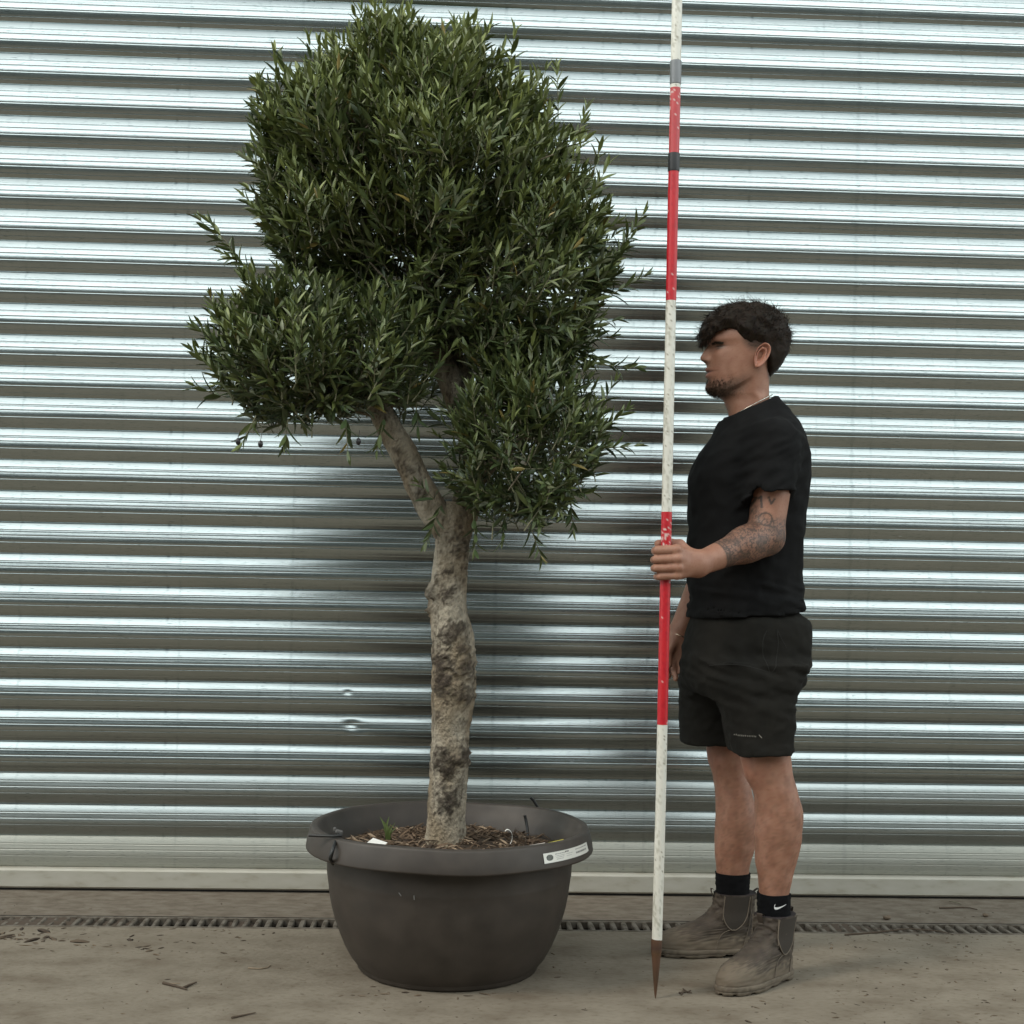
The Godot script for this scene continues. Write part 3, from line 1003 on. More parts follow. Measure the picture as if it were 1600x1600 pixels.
func tree() -> void:
	var tr := thing("olive_tree", "potted olive tree with a bare knotted trunk and dense evergreen crown", "tree", Vector3(POT.x - 0.02, 0.3, POT.z))
	var o := tr.position
	twig_mb = MB.new()
	var bm := mat(Color.WHITE, 0.9, 0.0, true)
	bm.normal_enabled = true
	bm.normal_texture = noise_tex(0.05, 4, [], 71, 512, true, 8.0)
	bm.normal_scale = 1.0
	bm.uv1_triplanar = true
	bm.uv1_scale = Vector3(5, 3, 5)
	var Z := 0.87
	var K := []
	# knots: place, radius, height, darkness
	for k in [[Vector3(0.0070, 0.4566, 0.9250), 0.030, 0.006, 1.0], [Vector3(-0.0132, 0.4535, 0.9280), 0.016, 0.004, 0.8], [Vector3(-0.0086, 0.5674, 0.9300), 0.034, 0.008, 0.9], [Vector3(0.0388, 0.5739, 0.9100), 0.03, 0.012, 0.85], [Vector3(-0.0221, 0.5574, 0.9200), 0.022, 0.005, 0.8], [Vector3(-0.0195, 0.7786, 0.9250), 0.03, 0.004, 1.0], [Vector3(-0.0237, 0.8209, 0.9250), 0.034, 0.002, 1.0], [Vector3(-0.0223, 0.7446, 0.9250), 0.022, 0.002, 1.0], [Vector3(0.0410, 0.8125, 0.9100), 0.03, 0.012, 0.7], [Vector3(0.0459, 0.7359, 0.9100), 0.025, 0.010, 0.8], [Vector3(0.0333, 0.8553, 0.9150), 0.022, 0.006, 0.7], [Vector3(0.0187, 0.9064, 0.9250), 0.026, 0.006, 0.85], [Vector3(-0.0081, 0.8890, 0.9250), 0.024, 0.004, 0.8], [Vector3(-0.0120, 1.0026, 0.9250), 0.02, 0.006, 0.9], [Vector3(-0.0549, 1.0064, 0.8900), 0.022, 0.016, 0.5], [Vector3(-0.0542, 0.9635, 0.8850), 0.016, 0.010, 0.55], [Vector3(-0.0047, 1.0638, 0.9200), 0.016, 0.004, 0.8], [Vector3(0.0313, 1.1397, 0.9000), 0.02, 0.006, 0.8], [Vector3(-0.0278, 0.6796, 0.9200), 0.014, 0.003, 0.8], [Vector3(-0.0207, 0.4902, 0.9250), 0.012, 0.002, 0.6], [Vector3(0.0337, 0.6590, 0.9100), 0.014, 0.003, 0.5], [Vector3(0.0180, 1.1188, 0.9100), 0.018, 0.004, 0.8], [Vector3(0.0023, 0.5249, 0.9280), 0.02, 0.003, 0.7]]:
		K.push_back([k[0] - o, k[1], k[2] * 1.5, k[3]])
	var path := []; var rad := []
	for s in [[Vector3(-0.0017, 0.2842, 0.8700), 0.062], [Vector3(-0.0025, 0.3238, 0.8700), 0.0585], [Vector3(-0.0020, 0.3875, 0.8700), 0.0535], [Vector3(-0.0001, 0.4649, 0.8700), 0.053], [Vector3(0.0034, 0.5511, 0.8700), 0.0545], [Vector3(0.0069, 0.6372, 0.8700), 0.054], [Vector3(0.0120, 0.7320, 0.8700), 0.058], [Vector3(0.0106, 0.8008, 0.8700), 0.0575], [Vector3(0.0076, 0.8696, 0.8700), 0.0555], [Vector3(-0.0024, 0.9383, 0.8700), 0.0525], [Vector3(-0.0054, 1.0071, 0.8700), 0.048], [Vector3(-0.0016, 1.0760, 0.8700), 0.0445], [Vector3(0.0007, 1.1363, 0.8700), 0.045], [Vector3(0.0032, 1.1846, 0.8700), 0.05], [Vector3(0.0059, 1.2225, 0.8700), 0.046], [Vector3(0.0088, 1.2484, 0.8700), 0.03]]:
		path.push_back(s[0] - o); rad.push_back(s[1])
	obj("trunk", limb_mesh(path, rad, K, 3), bm, tr)
	var limbs := [
		[[Vector3(-0.0031, 1.1533, 0.8750), Vector3(-0.0384, 1.2106, 0.8850), Vector3(-0.0770, 1.2675, 0.8950), Vector3(-0.1069, 1.3245, 0.9000), Vector3(-0.1386, 1.3882, 0.9050), Vector3(-0.1771, 1.4485, 0.9050), Vector3(-0.2213, 1.5230, 0.9000), Vector3(-0.2582, 1.6102, 0.8800), Vector3(-0.2791, 1.7003, 0.8500)], [0.034, 0.040, 0.0385, 0.036, 0.0345, 0.033, 0.028, 0.021, 0.012]],
		[[Vector3(0.0107, 1.1537, 0.8700), Vector3(0.0335, 1.2235, 0.8600), Vector3(0.0478, 1.2935, 0.8500), Vector3(0.0515, 1.3810, 0.8400), Vector3(0.0325, 1.4685, 0.8300), Vector3(-0.0077, 1.5719, 0.8300), Vector3(-0.0439, 1.6476, 0.8400), Vector3(-0.0732, 1.7404, 0.8500), Vector3(-0.0843, 1.8763, 0.8600), Vector3(-0.0821, 2.0315, 0.8600)], [0.036, 0.041, 0.038, 0.036, 0.035, 0.034, 0.033, 0.03, 0.022, 0.01]],
		[[Vector3(0.0483, 1.3634, 0.8420), Vector3(0.0551, 1.4685, 0.8350), Vector3(0.0397, 1.5535, 0.8200), Vector3(0.0068, 1.6361, 0.8100), Vector3(-0.0210, 1.7158, 0.8000), Vector3(0.0113, 1.8569, 0.8000), Vector3(0.0779, 2.0118, 0.8200)], [0.026, 0.025, 0.023, 0.021, 0.019, 0.015, 0.007]],
		[[Vector3(0.0480, 1.2756, 0.8600), Vector3(0.0891, 1.3341, 0.9000), Vector3(0.1375, 1.3821, 0.9500), Vector3(0.1942, 1.4227, 0.9800), Vector3(0.2523, 1.4576, 0.9800)], [0.022, 0.018, 0.014, 0.010, 0.005]],
		[[Vector3(-0.0364, 1.6218, 0.8400), Vector3(-0.1243, 1.7200, 0.8600), Vector3(-0.2296, 1.8376, 0.8600), Vector3(-0.3171, 1.9703, 0.8700), Vector3(-0.3709, 2.1058, 0.8700)], [0.02, 0.017, 0.013, 0.009, 0.005]],
		[[Vector3(-0.0202, 1.6775, 0.8200), Vector3(0.0993, 1.7817, 0.8400), Vector3(0.2005, 1.8845, 0.8600), Vector3(0.2664, 2.0223, 0.8700)], [0.019, 0.015, 0.010, 0.005]],
	]
	var LK := []
	for k in [[Vector3(-0.1145, 1.3269, 0.9350), 0.014, 0.005, 0.7], [Vector3(-0.0880, 1.2684, 0.9350), 0.018, 0.006, 0.6], [Vector3(-0.1489, 1.3764, 0.9400), 0.012, 0.004, 0.7], [Vector3(0.0199, 1.5678, 0.8650), 0.014, 0.004, 0.6]]: LK.push_back([k[0] - o, k[1], k[2], k[3]])
	for l in limbs:
		var p := []
		for q in l[0]: p.push_back(q - o)
		obj("limb", limb_mesh(p, l[1], LK, 5), bm, tr)

	var main := PackedVector2Array([Vector2(-0.267, 2.449), Vector2(-0.199, 2.475), Vector2(-0.121, 2.468), Vector2(-0.035, 2.436), Vector2(0.031, 2.428), Vector2(0.080, 2.382), Vector2(0.140, 2.312), Vector2(0.203, 2.269), Vector2(0.253, 2.191), Vector2(0.286, 2.109), Vector2(0.339, 2.025), Vector2(0.389, 1.957), Vector2(0.399, 1.871), Vector2(0.384, 1.784), Vector2(0.356, 1.688), Vector2(0.317, 1.627), Vector2(0.240, 1.599), Vector2(0.137, 1.587), Vector2(0.050, 1.620), Vector2(-0.037, 1.660), Vector2(-0.125, 1.753), Vector2(-0.211, 1.798), Vector2(-0.331, 1.829), Vector2(-0.438, 1.864), Vector2(-0.490, 1.922), Vector2(-0.512, 2.016), Vector2(-0.518, 2.118), Vector2(-0.502, 2.213), Vector2(-0.477, 2.299), Vector2(-0.410, 2.341), Vector2(-0.325, 2.389)])
	var left := PackedVector2Array([Vector2(-0.592, 1.683), Vector2(-0.523, 1.730), Vector2(-0.457, 1.766), Vector2(-0.324, 1.766), Vector2(-0.189, 1.739), Vector2(-0.104, 1.688), Vector2(-0.049, 1.622), Vector2(-0.051, 1.555), Vector2(-0.109, 1.506), Vector2(-0.184, 1.471), Vector2(-0.284, 1.461), Vector2(-0.401, 1.465), Vector2(-0.498, 1.463), Vector2(-0.558, 1.492), Vector2(-0.602, 1.544), Vector2(-0.617, 1.607)])
	var right := PackedVector2Array([Vector2(0.025, 1.522), Vector2(0.083, 1.582), Vector2(0.150, 1.600), Vector2(0.251, 1.595), Vector2(0.328, 1.554), Vector2(0.363, 1.479), Vector2(0.384, 1.395), Vector2(0.354, 1.327), Vector2(0.322, 1.262), Vector2(0.275, 1.234), Vector2(0.222, 1.203), Vector2(0.157, 1.222), Vector2(0.093, 1.210), Vector2(0.032, 1.253), Vector2(0.000, 1.319), Vector2(-0.001, 1.403), Vector2(0.009, 1.471)])
	mass(main, 0.86, 0.40, 1120, 720, [Vector3(-0.0553, 1.7063, 0.8500), Vector3(-0.0798, 1.9109, 0.8600), Vector3(-0.2659, 1.9399, 0.8600), Vector3(0.1489, 1.8657, 0.8600), Vector3(-0.0233, 1.8344, 0.8200)], [[Vector2(0.150, 1.795).x, Vector2(0.150, 1.795).y, 0.22, 0.06, 0.5], [Vector2(-0.127, 1.864).x, Vector2(-0.127, 1.864).y, 0.16, 0.05, 0.55], [Vector2(-0.292, 2.023).x, Vector2(-0.292, 2.023).y, 0.06, 0.04, 0.5], [Vector2(-0.005, 1.584).x, Vector2(-0.005, 1.584).y, 0.08, 0.08, 0.95]])
	mass(left, 0.95, 0.26, 280, 150, [Vector3(-0.2213, 1.5230, 0.9000), Vector3(-0.2671, 1.6270, 0.8800), Vector3(-0.1862, 1.4642, 0.9000)], [[Vector2(-0.402, 1.529).x, Vector2(-0.402, 1.529).y, 0.09, 0.03, 0.5], [Vector2(-0.237, 1.600).x, Vector2(-0.237, 1.600).y, 0.10, 0.03, 0.5], [Vector2(-0.026, 1.564).x, Vector2(-0.026, 1.564).y, 0.07, 0.08, 0.97]])
	mass(right, 0.96, 0.24, 185, 80, [Vector3(0.1375, 1.3821, 0.9500), Vector3(0.1942, 1.4227, 0.9800), Vector3(0.2523, 1.4576, 0.9800)], [[Vector2(0.204, 1.348).x, Vector2(0.204, 1.348).y, 0.09, 0.06, 0.45], [Vector2(-0.001, 1.543).x, Vector2(-0.001, 1.543).y, 0.06, 0.07, 0.95]])
	# stray shoots that break the outline
	for s in [
		[Vector3(-0.5671, 1.8680, 0.9500), Vector3(-0.75, 0.9, 0.1), 0.12, 0.5], [Vector3(-0.5753, 1.8806, 0.9300), Vector3(-0.95, 0.75, 0.0), 0.13, 0.4], [Vector3(-0.5249, 1.8357, 0.9500), Vector3(-0.9, 0.45, 0.1), 0.09, 0.5],
		[Vector3(0.4210, 1.9165, 0.9000), Vector3(0.55, 0.8, 0.1), 0.13, 0.4], [Vector3(0.4144, 1.8133, 0.9000), Vector3(0.9, 0.5, 0.0), 0.10, 0.3], [Vector3(0.3923, 1.6240, 0.9000), Vector3(0.8, -0.1, 0.2), 0.09, 0.2],
		[Vector3(0.0251, 2.4489, 0.8700), Vector3(0.05, 1, 0.1), 0.10, 0.9], [Vector3(-0.2511, 2.4741, 0.8500), Vector3(-0.1, 1, 0.0), 0.08, 0.8], [Vector3(-0.1383, 2.4772, 0.8800), Vector3(0.0, 1, 0.1), 0.08, 0.9], [Vector3(-0.2057, 2.4741, 0.9000), Vector3(0.0, 1, 0.1), 0.075, 0.9], [Vector3(-0.0094, 2.4699, 0.8000), Vector3(-0.1, 1, 0.0), 0.09, 0.7],
		[Vector3(0.1295, 2.3975, 0.8700), Vector3(0.1, 1, 0.0), 0.12, 0.8], [Vector3(0.2094, 2.2881, 0.8700), Vector3(0.1, 1, 0.0), 0.13, 0.7], [Vector3(0.2647, 2.2899, 0.8700), Vector3(0.0, 1, 0.1), 0.13, 0.7], [Vector3(0.2978, 2.1874, 0.8700), Vector3(0.35, 1, 0.0), 0.13, 0.7], [Vector3(0.3513, 2.1113, 0.8700), Vector3(0.3, 1, 0.0), 0.11, 0.6],
		[Vector3(-0.3931, 2.3707, 0.8700), Vector3(-0.15, 1, 0.0), 0.11, 0.7], [Vector3(-0.4773, 2.3250, 0.8700), Vector3(-0.25, 1, 0.0), 0.11, 0.7], [Vector3(-0.5100, 2.2555, 0.8700), Vector3(-0.3, 1, 0.0), 0.11, 0.6],
		[Vector3(0.3944, 1.3921, 1.0000), Vector3(1, 0.05, 0.1), 0.075, 0.3], [Vector3(0.3687, 1.4249, 1.0000), Vector3(0.8, 0.6, 0.1), 0.10, 0.4], [Vector3(0.3677, 1.4750, 1.0000), Vector3(0.5, 0.9, 0.1), 0.10, 0.4],
		[Vector3(0.1947, 1.2022, 1.0500), Vector3(0.3, -1, 0.1), 0.10, 0.1], [Vector3(0.1387, 1.2196, 1.0000), Vector3(-0.1, -1, 0.1), 0.07, 0.1], [Vector3(0.0555, 1.2179, 1.0000), Vector3(0.1, -1, 0.2), 0.10, 0.15], [Vector3(0.3050, 1.2565, 1.0000), Vector3(0.2, -1, 0.1), 0.08, 0.1],
		[Vector3(-0.5037, 1.4482, 1.0500), Vector3(-0.4, -0.9, 0.1), 0.075, 0.15], [Vector3(-0.2726, 1.4402, 1.1000), Vector3(0.1, -1, 0.1), 0.08, 0.2], [Vector3(-0.1787, 1.4479, 1.0500), Vector3(-0.2, -1, 0.1), 0.08, 0.1], [Vector3(-0.0993, 1.4968, 1.0000), Vector3(0.1, -1, 0.1), 0.06, 0.1], [Vector3(-0.4226, 1.4420, 1.0500), Vector3(-0.1, -1, 0.1), 0.06, 0.15],
		[Vector3(-0.0281, 1.2346, 0.9600), Vector3(-0.35, -0.8, 0.3), 0.11, 0.25], [Vector3(-0.0484, 1.2505, 0.9700), Vector3(-0.5, 0.5, 0.3), 0.06, 0.25], [Vector3(-0.6049, 1.6659, 1.0000), Vector3(-0.3, 1, 0.1), 0.09, 0.7], [Vector3(-0.6194, 1.5665, 1.0000), Vector3(-0.8, 0.7, 0.1), 0.07, 0.6], [Vector3(-0.6018, 1.5009, 1.0000), Vector3(-0.8, 0.3, 0.1), 0.07, 0.5],
	]:
		shoot(s[0], s[1], s[2], s[3], 0.0)

	var lf := leaf_shape().build()
	var lm := mat(Color.WHITE, 0.44, 0.0, true)
	lm.backlight_enabled = true
	lm.backlight = Color(0.16, 0.2, 0.08)
	# the 300 leaves that show largest are parts of their own
	var score := []
	for i in leaf_tf.size():
		var t: Transform3D = leaf_tf[i]
		var face: float = abs(t.basis.z.normalized().z) * t.basis.y.length() * t.basis.x.length() * 4000.0
		score.push_back([t.origin.z + face * 0.12 + (0.15 if t.origin.y > 1.45 else 0.0), i])
	score.sort_custom(func(a, b): return a[0] > b[0])
	var chosen := {}
	for k in 300: chosen[score[k * 2][1]] = true
	var lms := []
	for k in 7:
		var q: StandardMaterial3D = lm.duplicate()
		q.albedo_color = Color(0.056, 0.083, 0.032).lerp(Color(0.21, 0.242, 0.066), k / 6.0).linear_to_srgb()
		lms.push_back(q)
	var rest := []
	for i in leaf_tf.size():
		if chosen.has(i):
			var g: float = clamp((leaf_col[i].g - 0.083) / 0.159, 0.0, 1.0)
			var li := obj("leaf", lf, lms[int(g * 6.0)], tr)
			var t: Transform3D = leaf_tf[i]
			t.origin -= o
			li.transform = t
		else:
			rest.push_back(i)
	var mm := MultiMesh.new()
	mm.transform_format = MultiMesh.TRANSFORM_3D
	mm.use_colors = true
	mm.mesh = lf
	mm.instance_count = rest.size()
	for k in rest.size():
		var t: Transform3D = leaf_tf[rest[k]]
		t.origin -= o
		mm.set_instance_transform(k, t)
		mm.set_instance_color(k, leaf_col[rest[k]])
	var mi := MultiMeshInstance3D.new()
	mi.name = "crown"
	mi.multimesh = mm
	mi.material_override = lm
	tr.add_child(mi)
	mi.set_meta("kind", "stuff")
	for i in twig_mb.v.size(): twig_mb.v[i] -= o
	var tw := obj("twigs", twig_mb.build(), mat(Color.WHITE, 0.85, 0.0, true), tr)
	tw.set_meta("kind", "stuff")
	# a few dark olives
	for s in [Vector3(-0.4842, 1.3723, 1.1000), Vector3(-0.5402, 1.3775, 1.1000), Vector3(-0.2394, 1.3845, 1.1000)]:
		var q := MB.new()
		var pr := []
		for i in 9:
			var a := PI * i / 8.0
			pr.push_back(Vector2(0.0065 * sin(a), -0.0095 * cos(a)))
		q.lathe(pr, s - o, 12)
		q.tube([s - o + Vector3(0, 0.009, 0), s - o + Vector3(0.002, 0.03, -0.01)], [0.0008, 0.0008], 4)
		obj("olive", q.build(), mat(lin(0.015, 0.013, 0.014), 0.35), tr)
	print("leaves ", leaf_tf.size())


# ---------------------------------------------------------------- ranging pole
func pole() -> void:
	var base := Vector3(0.5333, 0.0000, 1.1440)
	base.y = 0.0
	var x0 := 0.0
	var pl := thing("ranging_pole", "tall red and white banded ranging pole with a rusty steel point, held upright", "pole", base)
	var red := mat(Color.WHITE, 0.42, 0.0, true)
	var specs := [[0.148, 0.688, 0], [0.688, 1.2219, 1], [1.2219, 1.7524, 0], [1.7524, 2.0771, 1], [2.1221, 2.2861, 2], [2.2861, 2.56, 0]]
	for s in specs:
		var b := MB.new()
		var n := int((s[1] - s[0]) / 0.004)
		var rings := []; var cols := []
		for i in n + 1:
			var y := lerpf(s[0], s[1], float(i) / n)
			var r := []; var q := []
			for j in 20:
				var a := TAU * j / 20
				var rr := 0.0133 if s[2] > 0 else 0.0131
				var p := lean(y) + Vector3(cos(a) * rr, y, sin(a) * rr)
				r.push_back(p)
				var k := nz.get_noise_3d(p.x * 160, p.y * 70, p.z * 160) * 0.6 + nz.get_noise_3d(p.x * 60, p.y * 12, p.z * 60) * 0.5
				var c := Color(0.68, 0.66, 0.59)
				if s[2] == 0:
					c = c.lerp(Color(0.45, 0.43, 0.36), sstep(0.1, 0.6, k))
					if nz.get_noise_3d(p.x * 300, p.y * 210, p.z * 300 + 40) > 0.74 and nz.get_noise_3d(p.x * 30, p.y * 9, p.z * 30) > 0.0: c = Color(0.27, 0.24, 0.18)
				else:
					c = Color(0.5, 0.012, 0.022).lerp(Color(0.4, 0.01, 0.018), sstep(0.0, 0.5, k))
					var chip := nz.get_noise_3d(p.x * 320, p.y * 230, p.z * 320 + 9) + 0.35 * sstep(0.045, 0.0, min(y - s[0], s[1] - y)) * nz.get_noise_3d(p.x * 50, p.y * 30, p.z * 50)
					# rubbed patch above the hand and on the top joint
					var rub := gauss(y - 1.165, 0.03) + (0.7 * sstep(2.17, 2.26, y) if s[2] == 2 else 0.0)
					if chip > 0.87 - 0.58 * rub: c = Color(0.6, 0.36, 0.34).lerp(Color(0.6, 0.55, 0.5), clamp(k + 0.4, 0.0, 1.0))
					elif s[2] == 2: c = c.lerp(Color(0.42, 0.09, 0.09), 0.45)
				q.push_back(c)
			rings.push_back(r); cols.push_back(q)
		b.grid(rings, true, cols)
		b.cap(rings[0], true, cols[0][0]); b.cap(rings[-1], false, cols[-1][0])
		var o := obj("red_band" if s[2] > 0 else "white_band", b.build(), red, pl)
		if s[2] == 2: o.set_meta("label", "worn faded red band between two tape wraps")
	var tp := MB.new()
	tp.lathe([Vector2(0.0137, 2.0765), Vector2(0.0149, 2.078), Vector2(0.0148, 2.1), Vector2(0.0149, 2.121), Vector2(0.0137, 2.1225)], lean(2.1), 20)
	obj("tape_wrap", tp.build(), mat(lin(0.012, 0.012, 0.013), 0.45), pl).set_meta("label", "black tape wound round the red band")
	var tg := MB.new()
	tg.lathe([Vector2(0.0137, 2.2955), Vector2(0.0146, 2.297), Vector2(0.0144, 2.325), Vector2(0.0147, 2.353), Vector2(0.0137, 2.3545)], lean(2.32), 20)
	obj("tape_wrap", tg.build(), mat(lin(0.16, 0.165, 0.17), 0.4, 0.4), pl).set_meta("label", "grey tape wound round the top of the pole")
	var st := MB.new()
	var prof := []; var pc := []
	for r in [[0.0008, 0.0], [0.003, 0.012], [0.0068, 0.05], [0.0105, 0.095], [0.0125, 0.115], [0.0135, 0.117], [0.0138, 0.128], [0.0139, 0.149], [0.012, 0.15]]:
		prof.push_back(Vector2(r[0], r[1])); pc.push_back(Color(0.11, 0.055, 0.028).lerp(Color(0.06, 0.032, 0.02), rng.randf()))
	st.lathe(prof, Vector3.ZERO, 16, pc)
	var sp := obj("steel_point", st.build(), mat(Color.WHITE, 0.75, 0.2, true), pl)
	sp.set_meta("label", "rusty brown tapered steel point")

func lean(y: float) -> Vector3:
	return Vector3(0.0035 * clamp(y / 0.5, 0.0, 1.0) + 0.001 * y, 0, 0)

# ---------------------------------------------------------------- person
const P0 := Vector3(0.80, 0.0, 0.85)
var head_rows: Array
var near_leg: Array
var far_leg: Array
var shirt_s: Slab
var neck_s: Slab
var short_w: Slab
var short_n: Slab
var short_f: Slab
var hair_s: Slab

func skin_col(p: Vector3) -> Color:
	var k := 0.5 + 0.5 * nz.get_noise_3d(p.x * 35, p.y * 35, p.z * 35)
	var k2 := 0.5 + 0.5 * nz.get_noise_3d(p.x * 170, p.y * 170, p.z * 170)
	var c := Color(0.27, 0.126, 0.08).lerp(Color(0.345, 0.178, 0.118), k)
	return c.lerp(Color(0.25, 0.092, 0.058), 0.45 * sstep(0.55, 0.9, k2))

func hairline(x: float) -> float:
	return rowat([[0.6395, 1.6954], [0.6605, 1.6960], [0.6796, 1.6983], [0.6913, 1.7126], [0.7123, 1.7244], [0.7458, 1.7278], [0.7659, 1.7053], [0.7905, 1.6871], [0.8217, 1.6811], [0.8354, 1.6565], [0.8453, 1.6205], [0.8606, 1.6047], [0.9573, 1.6062]], x)[1]

func head(mb: MB) -> void:
	head_rows = [[1.7917, 0.7764, 0.7940, 0.0120, 0.8500], [1.7883, 0.7553, 0.8187, 0.0340, 0.8500], [1.7796, 0.7344, 0.8435, 0.0500, 0.8500], [1.7639, 0.7119, 0.8650, 0.0630, 0.8500], [1.7429, 0.6965, 0.8812, 0.0720, 0.8500], [1.7220, 0.6881, 0.8922, 0.0770, 0.8500], [1.7046, 0.6850, 0.8961, 0.0785, 0.8500], [1.6924, 0.6896, 0.8946, 0.0775, 0.8500], [1.6766, 0.6890, 0.8878, 0.0745, 0.8500], [1.6590, 0.6894, 0.8776, 0.0715, 0.8500], [1.6414, 0.6879, 0.8656, 0.0685, 0.8500], [1.6273, 0.6865, 0.8606, 0.0660, 0.8500], [1.6081, 0.6877, 0.8574, 0.0630, 0.8500], [1.5941, 0.6889, 0.8559, 0.0605, 0.8500], [1.5801, 0.6865, 0.8562, 0.0580, 0.8500], [1.5680, 0.6911, 0.8564, 0.0560, 0.8500], [1.5594, 0.7018, 0.8566, 0.0555, 0.8500], [1.5526, 0.7178, 0.8576, 0.0550, 0.8500], [1.5440, 0.7320, 0.8587, 0.0550, 0.8500], [1.5302, 0.7384, 0.8607, 0.0560, 0.8500], [1.5094, 0.7467, 0.8664, 0.0590, 0.8500], [1.4764, 0.7509, 0.8812, 0.0660, 0.8500], [1.4330, 0.7553, 0.8961, 0.0750, 0.8500]]
	head_rows.sort_custom(func(p, q): return p[0] < q[0])
	var px := 0.00173
	var ye := 1.6814
	var yn := 1.6559
	var nose := [[1.6320, 0.0, 0.010], [1.6389, 0.0035, 0.011], [1.6457, 0.012, 0.0115], [1.6500, 0.0185, 0.0105], [1.6568, 0.0225, 0.0088], [1.6630, 0.0200, 0.0075], [1.6736, 0.0140, 0.0068], [1.6851, 0.0070, 0.007], [1.6965, 0.001, 0.012], [1.7087, 0.0, 0.014]]
	var yu := 1.6258
	var ym := 1.6180
	var yl := 1.6075
	var yd := 1.5972
	var yc := 1.5762
	var jaw := [[0.6790, 1.5569], [0.7035, 1.5592], [0.7577, 1.5780], [0.8046, 1.6106], [0.8251, 1.6391], [0.8793, 1.6615]]
	var rings := []; var cols := []
	var y0: float = head_rows[0][0]
	var y1: float = head_rows[-1][0]
	var N := 200
	var W := 150
	for i in N + 1:
		var y := lerpf(y0, y1, float(i) / N)
		if i > N - 12: y = lerpf(lerpf(y0, y1, float(N - 12) / N), y1, sin(PI / 2 * (i - N + 12) / 12.0))
		var r := rowat(head_rows, y)
		var xm := lerpf(r[1], r[2], 0.56)
		var nr := rowat(nose, y)
		var ring := []; var cr := []
		for j in W:
			var a := TAU * j / W - 0.62 * sin(TAU * j / W)
			var ca := cos(a); var sa := sin(a)
			var face := sstep(1.5434, 1.5660, y)
			var pf := lerpf(2.0, 1.72, face)
			var p := 2.0 / (pf if ca > 0 else 2.1)
			var x: float = xm - sign(ca) * pow(abs(ca), p) * ((xm - r[1]) if ca > 0 else (r[2] - xm))
			var z: float = r[3] * sign(sa) * pow(abs(sa), 2.0 / 2.15)
			# neck is narrower than the jaw above it
			var under := sstep(0.004, -0.012, y - rowat(jaw, x)[1])
			if ca > -0.35: z *= lerpf(1.0, 0.86, under * sstep(-0.35, 0.1, ca))
			if ca > 0.0:
				x -= nr[1] * gauss(z, nr[2]) if y < nose[-1][0] and y > nose[0][0] else 0.0
				x -= 0.0065 * gauss(abs(z) - 0.0145, 0.004) * gauss(y - (yn - 0.004), 0.005)   # wings of the nose
				x += 0.003 * gauss(abs(z) - 0.008, 0.003) * gauss(y - (yn - 0.0105), 0.002)
				x -= 0.0058 * gauss(z, 0.015) * gauss(y - yu, 0.0042)
				x += 0.003 * gauss(z, 0.02) * gauss(y - ym, 0.0016)
				x -= 0.0055 * gauss(z, 0.0145) * gauss(y - yl, 0.0045)
				x += 0.002 * gauss(z, 0.016) * gauss(y - yd, 0.004)
				x -= 0.004 * gauss(z, 0.016) * gauss(y - yc, 0.008)
				x += 0.014 * gauss(abs(z) - 0.035, 0.0135) * gauss(y - ye, 0.0085)   # eye sockets
				x -= 0.004 * gauss(abs(z) - 0.026, 0.016) * gauss(y - (ye + 0.016), 0.006)   # brow
				x -= 0.0035 * gauss(abs(z) - 0.043, 0.013) * gauss(y - (ye - 0.022), 0.012)   # cheekbone
				x -= 0.0085 * gauss(abs(z) - 0.035, 0.0085) * gauss(y - (ye - 0.001), 0.0058)   # lids over the eyeball
			var q := Vector3(x, y, 0.85 + z)
			var c := skin_col(q)
			var nn := 0.5 + 0.5 * nz.get_noise_3d(q.x * 260, q.y * 260, q.z * 260)
			# lips, eyes, beard, faded temple hair
			var lip: float = gauss(y - lerpf(yu, yl, 0.5), 0.0075) * gauss(z, 0.017) * (1.0 if ca > 0.7 else 0.0)
			c = c.lerp(Color(0.33, 0.12, 0.09), clamp(lip * 0.9, 0.0, 0.8))
			if ca > 0.6: c = c.lerp(Color(0.07, 0.022, 0.018), 0.9 * gauss(y - ym, 0.0019) * gauss(z, 0.02))  # shade in the crease between the lips, painted into the skin colour
			if ca > 0.6: c = c.lerp(Color(0.09, 0.03, 0.022), 0.85 * gauss(abs(z) - 0.009, 0.0035) * gauss(y - (yn - 0.0105), 0.0025))  # dark of the nostrils, shade painted into the skin colour
			var eye := gauss(abs(z) - 0.040, 0.0105)
			if ca > 0.0:
				c = c.lerp(Color(0.03, 0.02, 0.016), 0.8 * eye * gauss(y - (ye + 0.0032), 0.0015))
				c = c.lerp(Color(0.3, 0.27, 0.25), 0.5 * gauss(abs(z) - 0.043, 0.006) * gauss(y - (ye - 0.0012), 0.0022))
				c = c.lerp(Color(0.045, 0.03, 0.022), 0.9 * gauss(abs(z) - 0.0375, 0.0036) * gauss(y - (ye - 0.0022), 0.0026))
			var jy: float = rowat(jaw, x)[1]
			var bd: float = sstep(0.030, 0.002, y - jy + 0.012 * (nn - 0.5)) * sstep(-0.03, -0.006, y - jy) * sstep(0.8046, 0.7399, x)
			bd = max(bd, gauss(y - (yu + 0.006), 0.004) * gauss(z, 0.022) * 0.5 * (1.0 if ca > 0.5 else 0.0))
			c = c.lerp(Color(0.055, 0.035, 0.024), clamp(bd * (0.5 + 0.6 * nn), 0.0, 0.93))
			var stub: float = 0.28 * sstep(0.045, 0.01, y - jy) * sstep(-0.025, 0.0, y - jy) * sstep(0.8289, 0.7923, x)
			c = c.lerp(Color(0.16, 0.1, 0.07), stub * nn)
			var fade: float = sstep(-0.030, 0.004, y - hairline(x)) * sstep(0.7463, 0.7904, x)
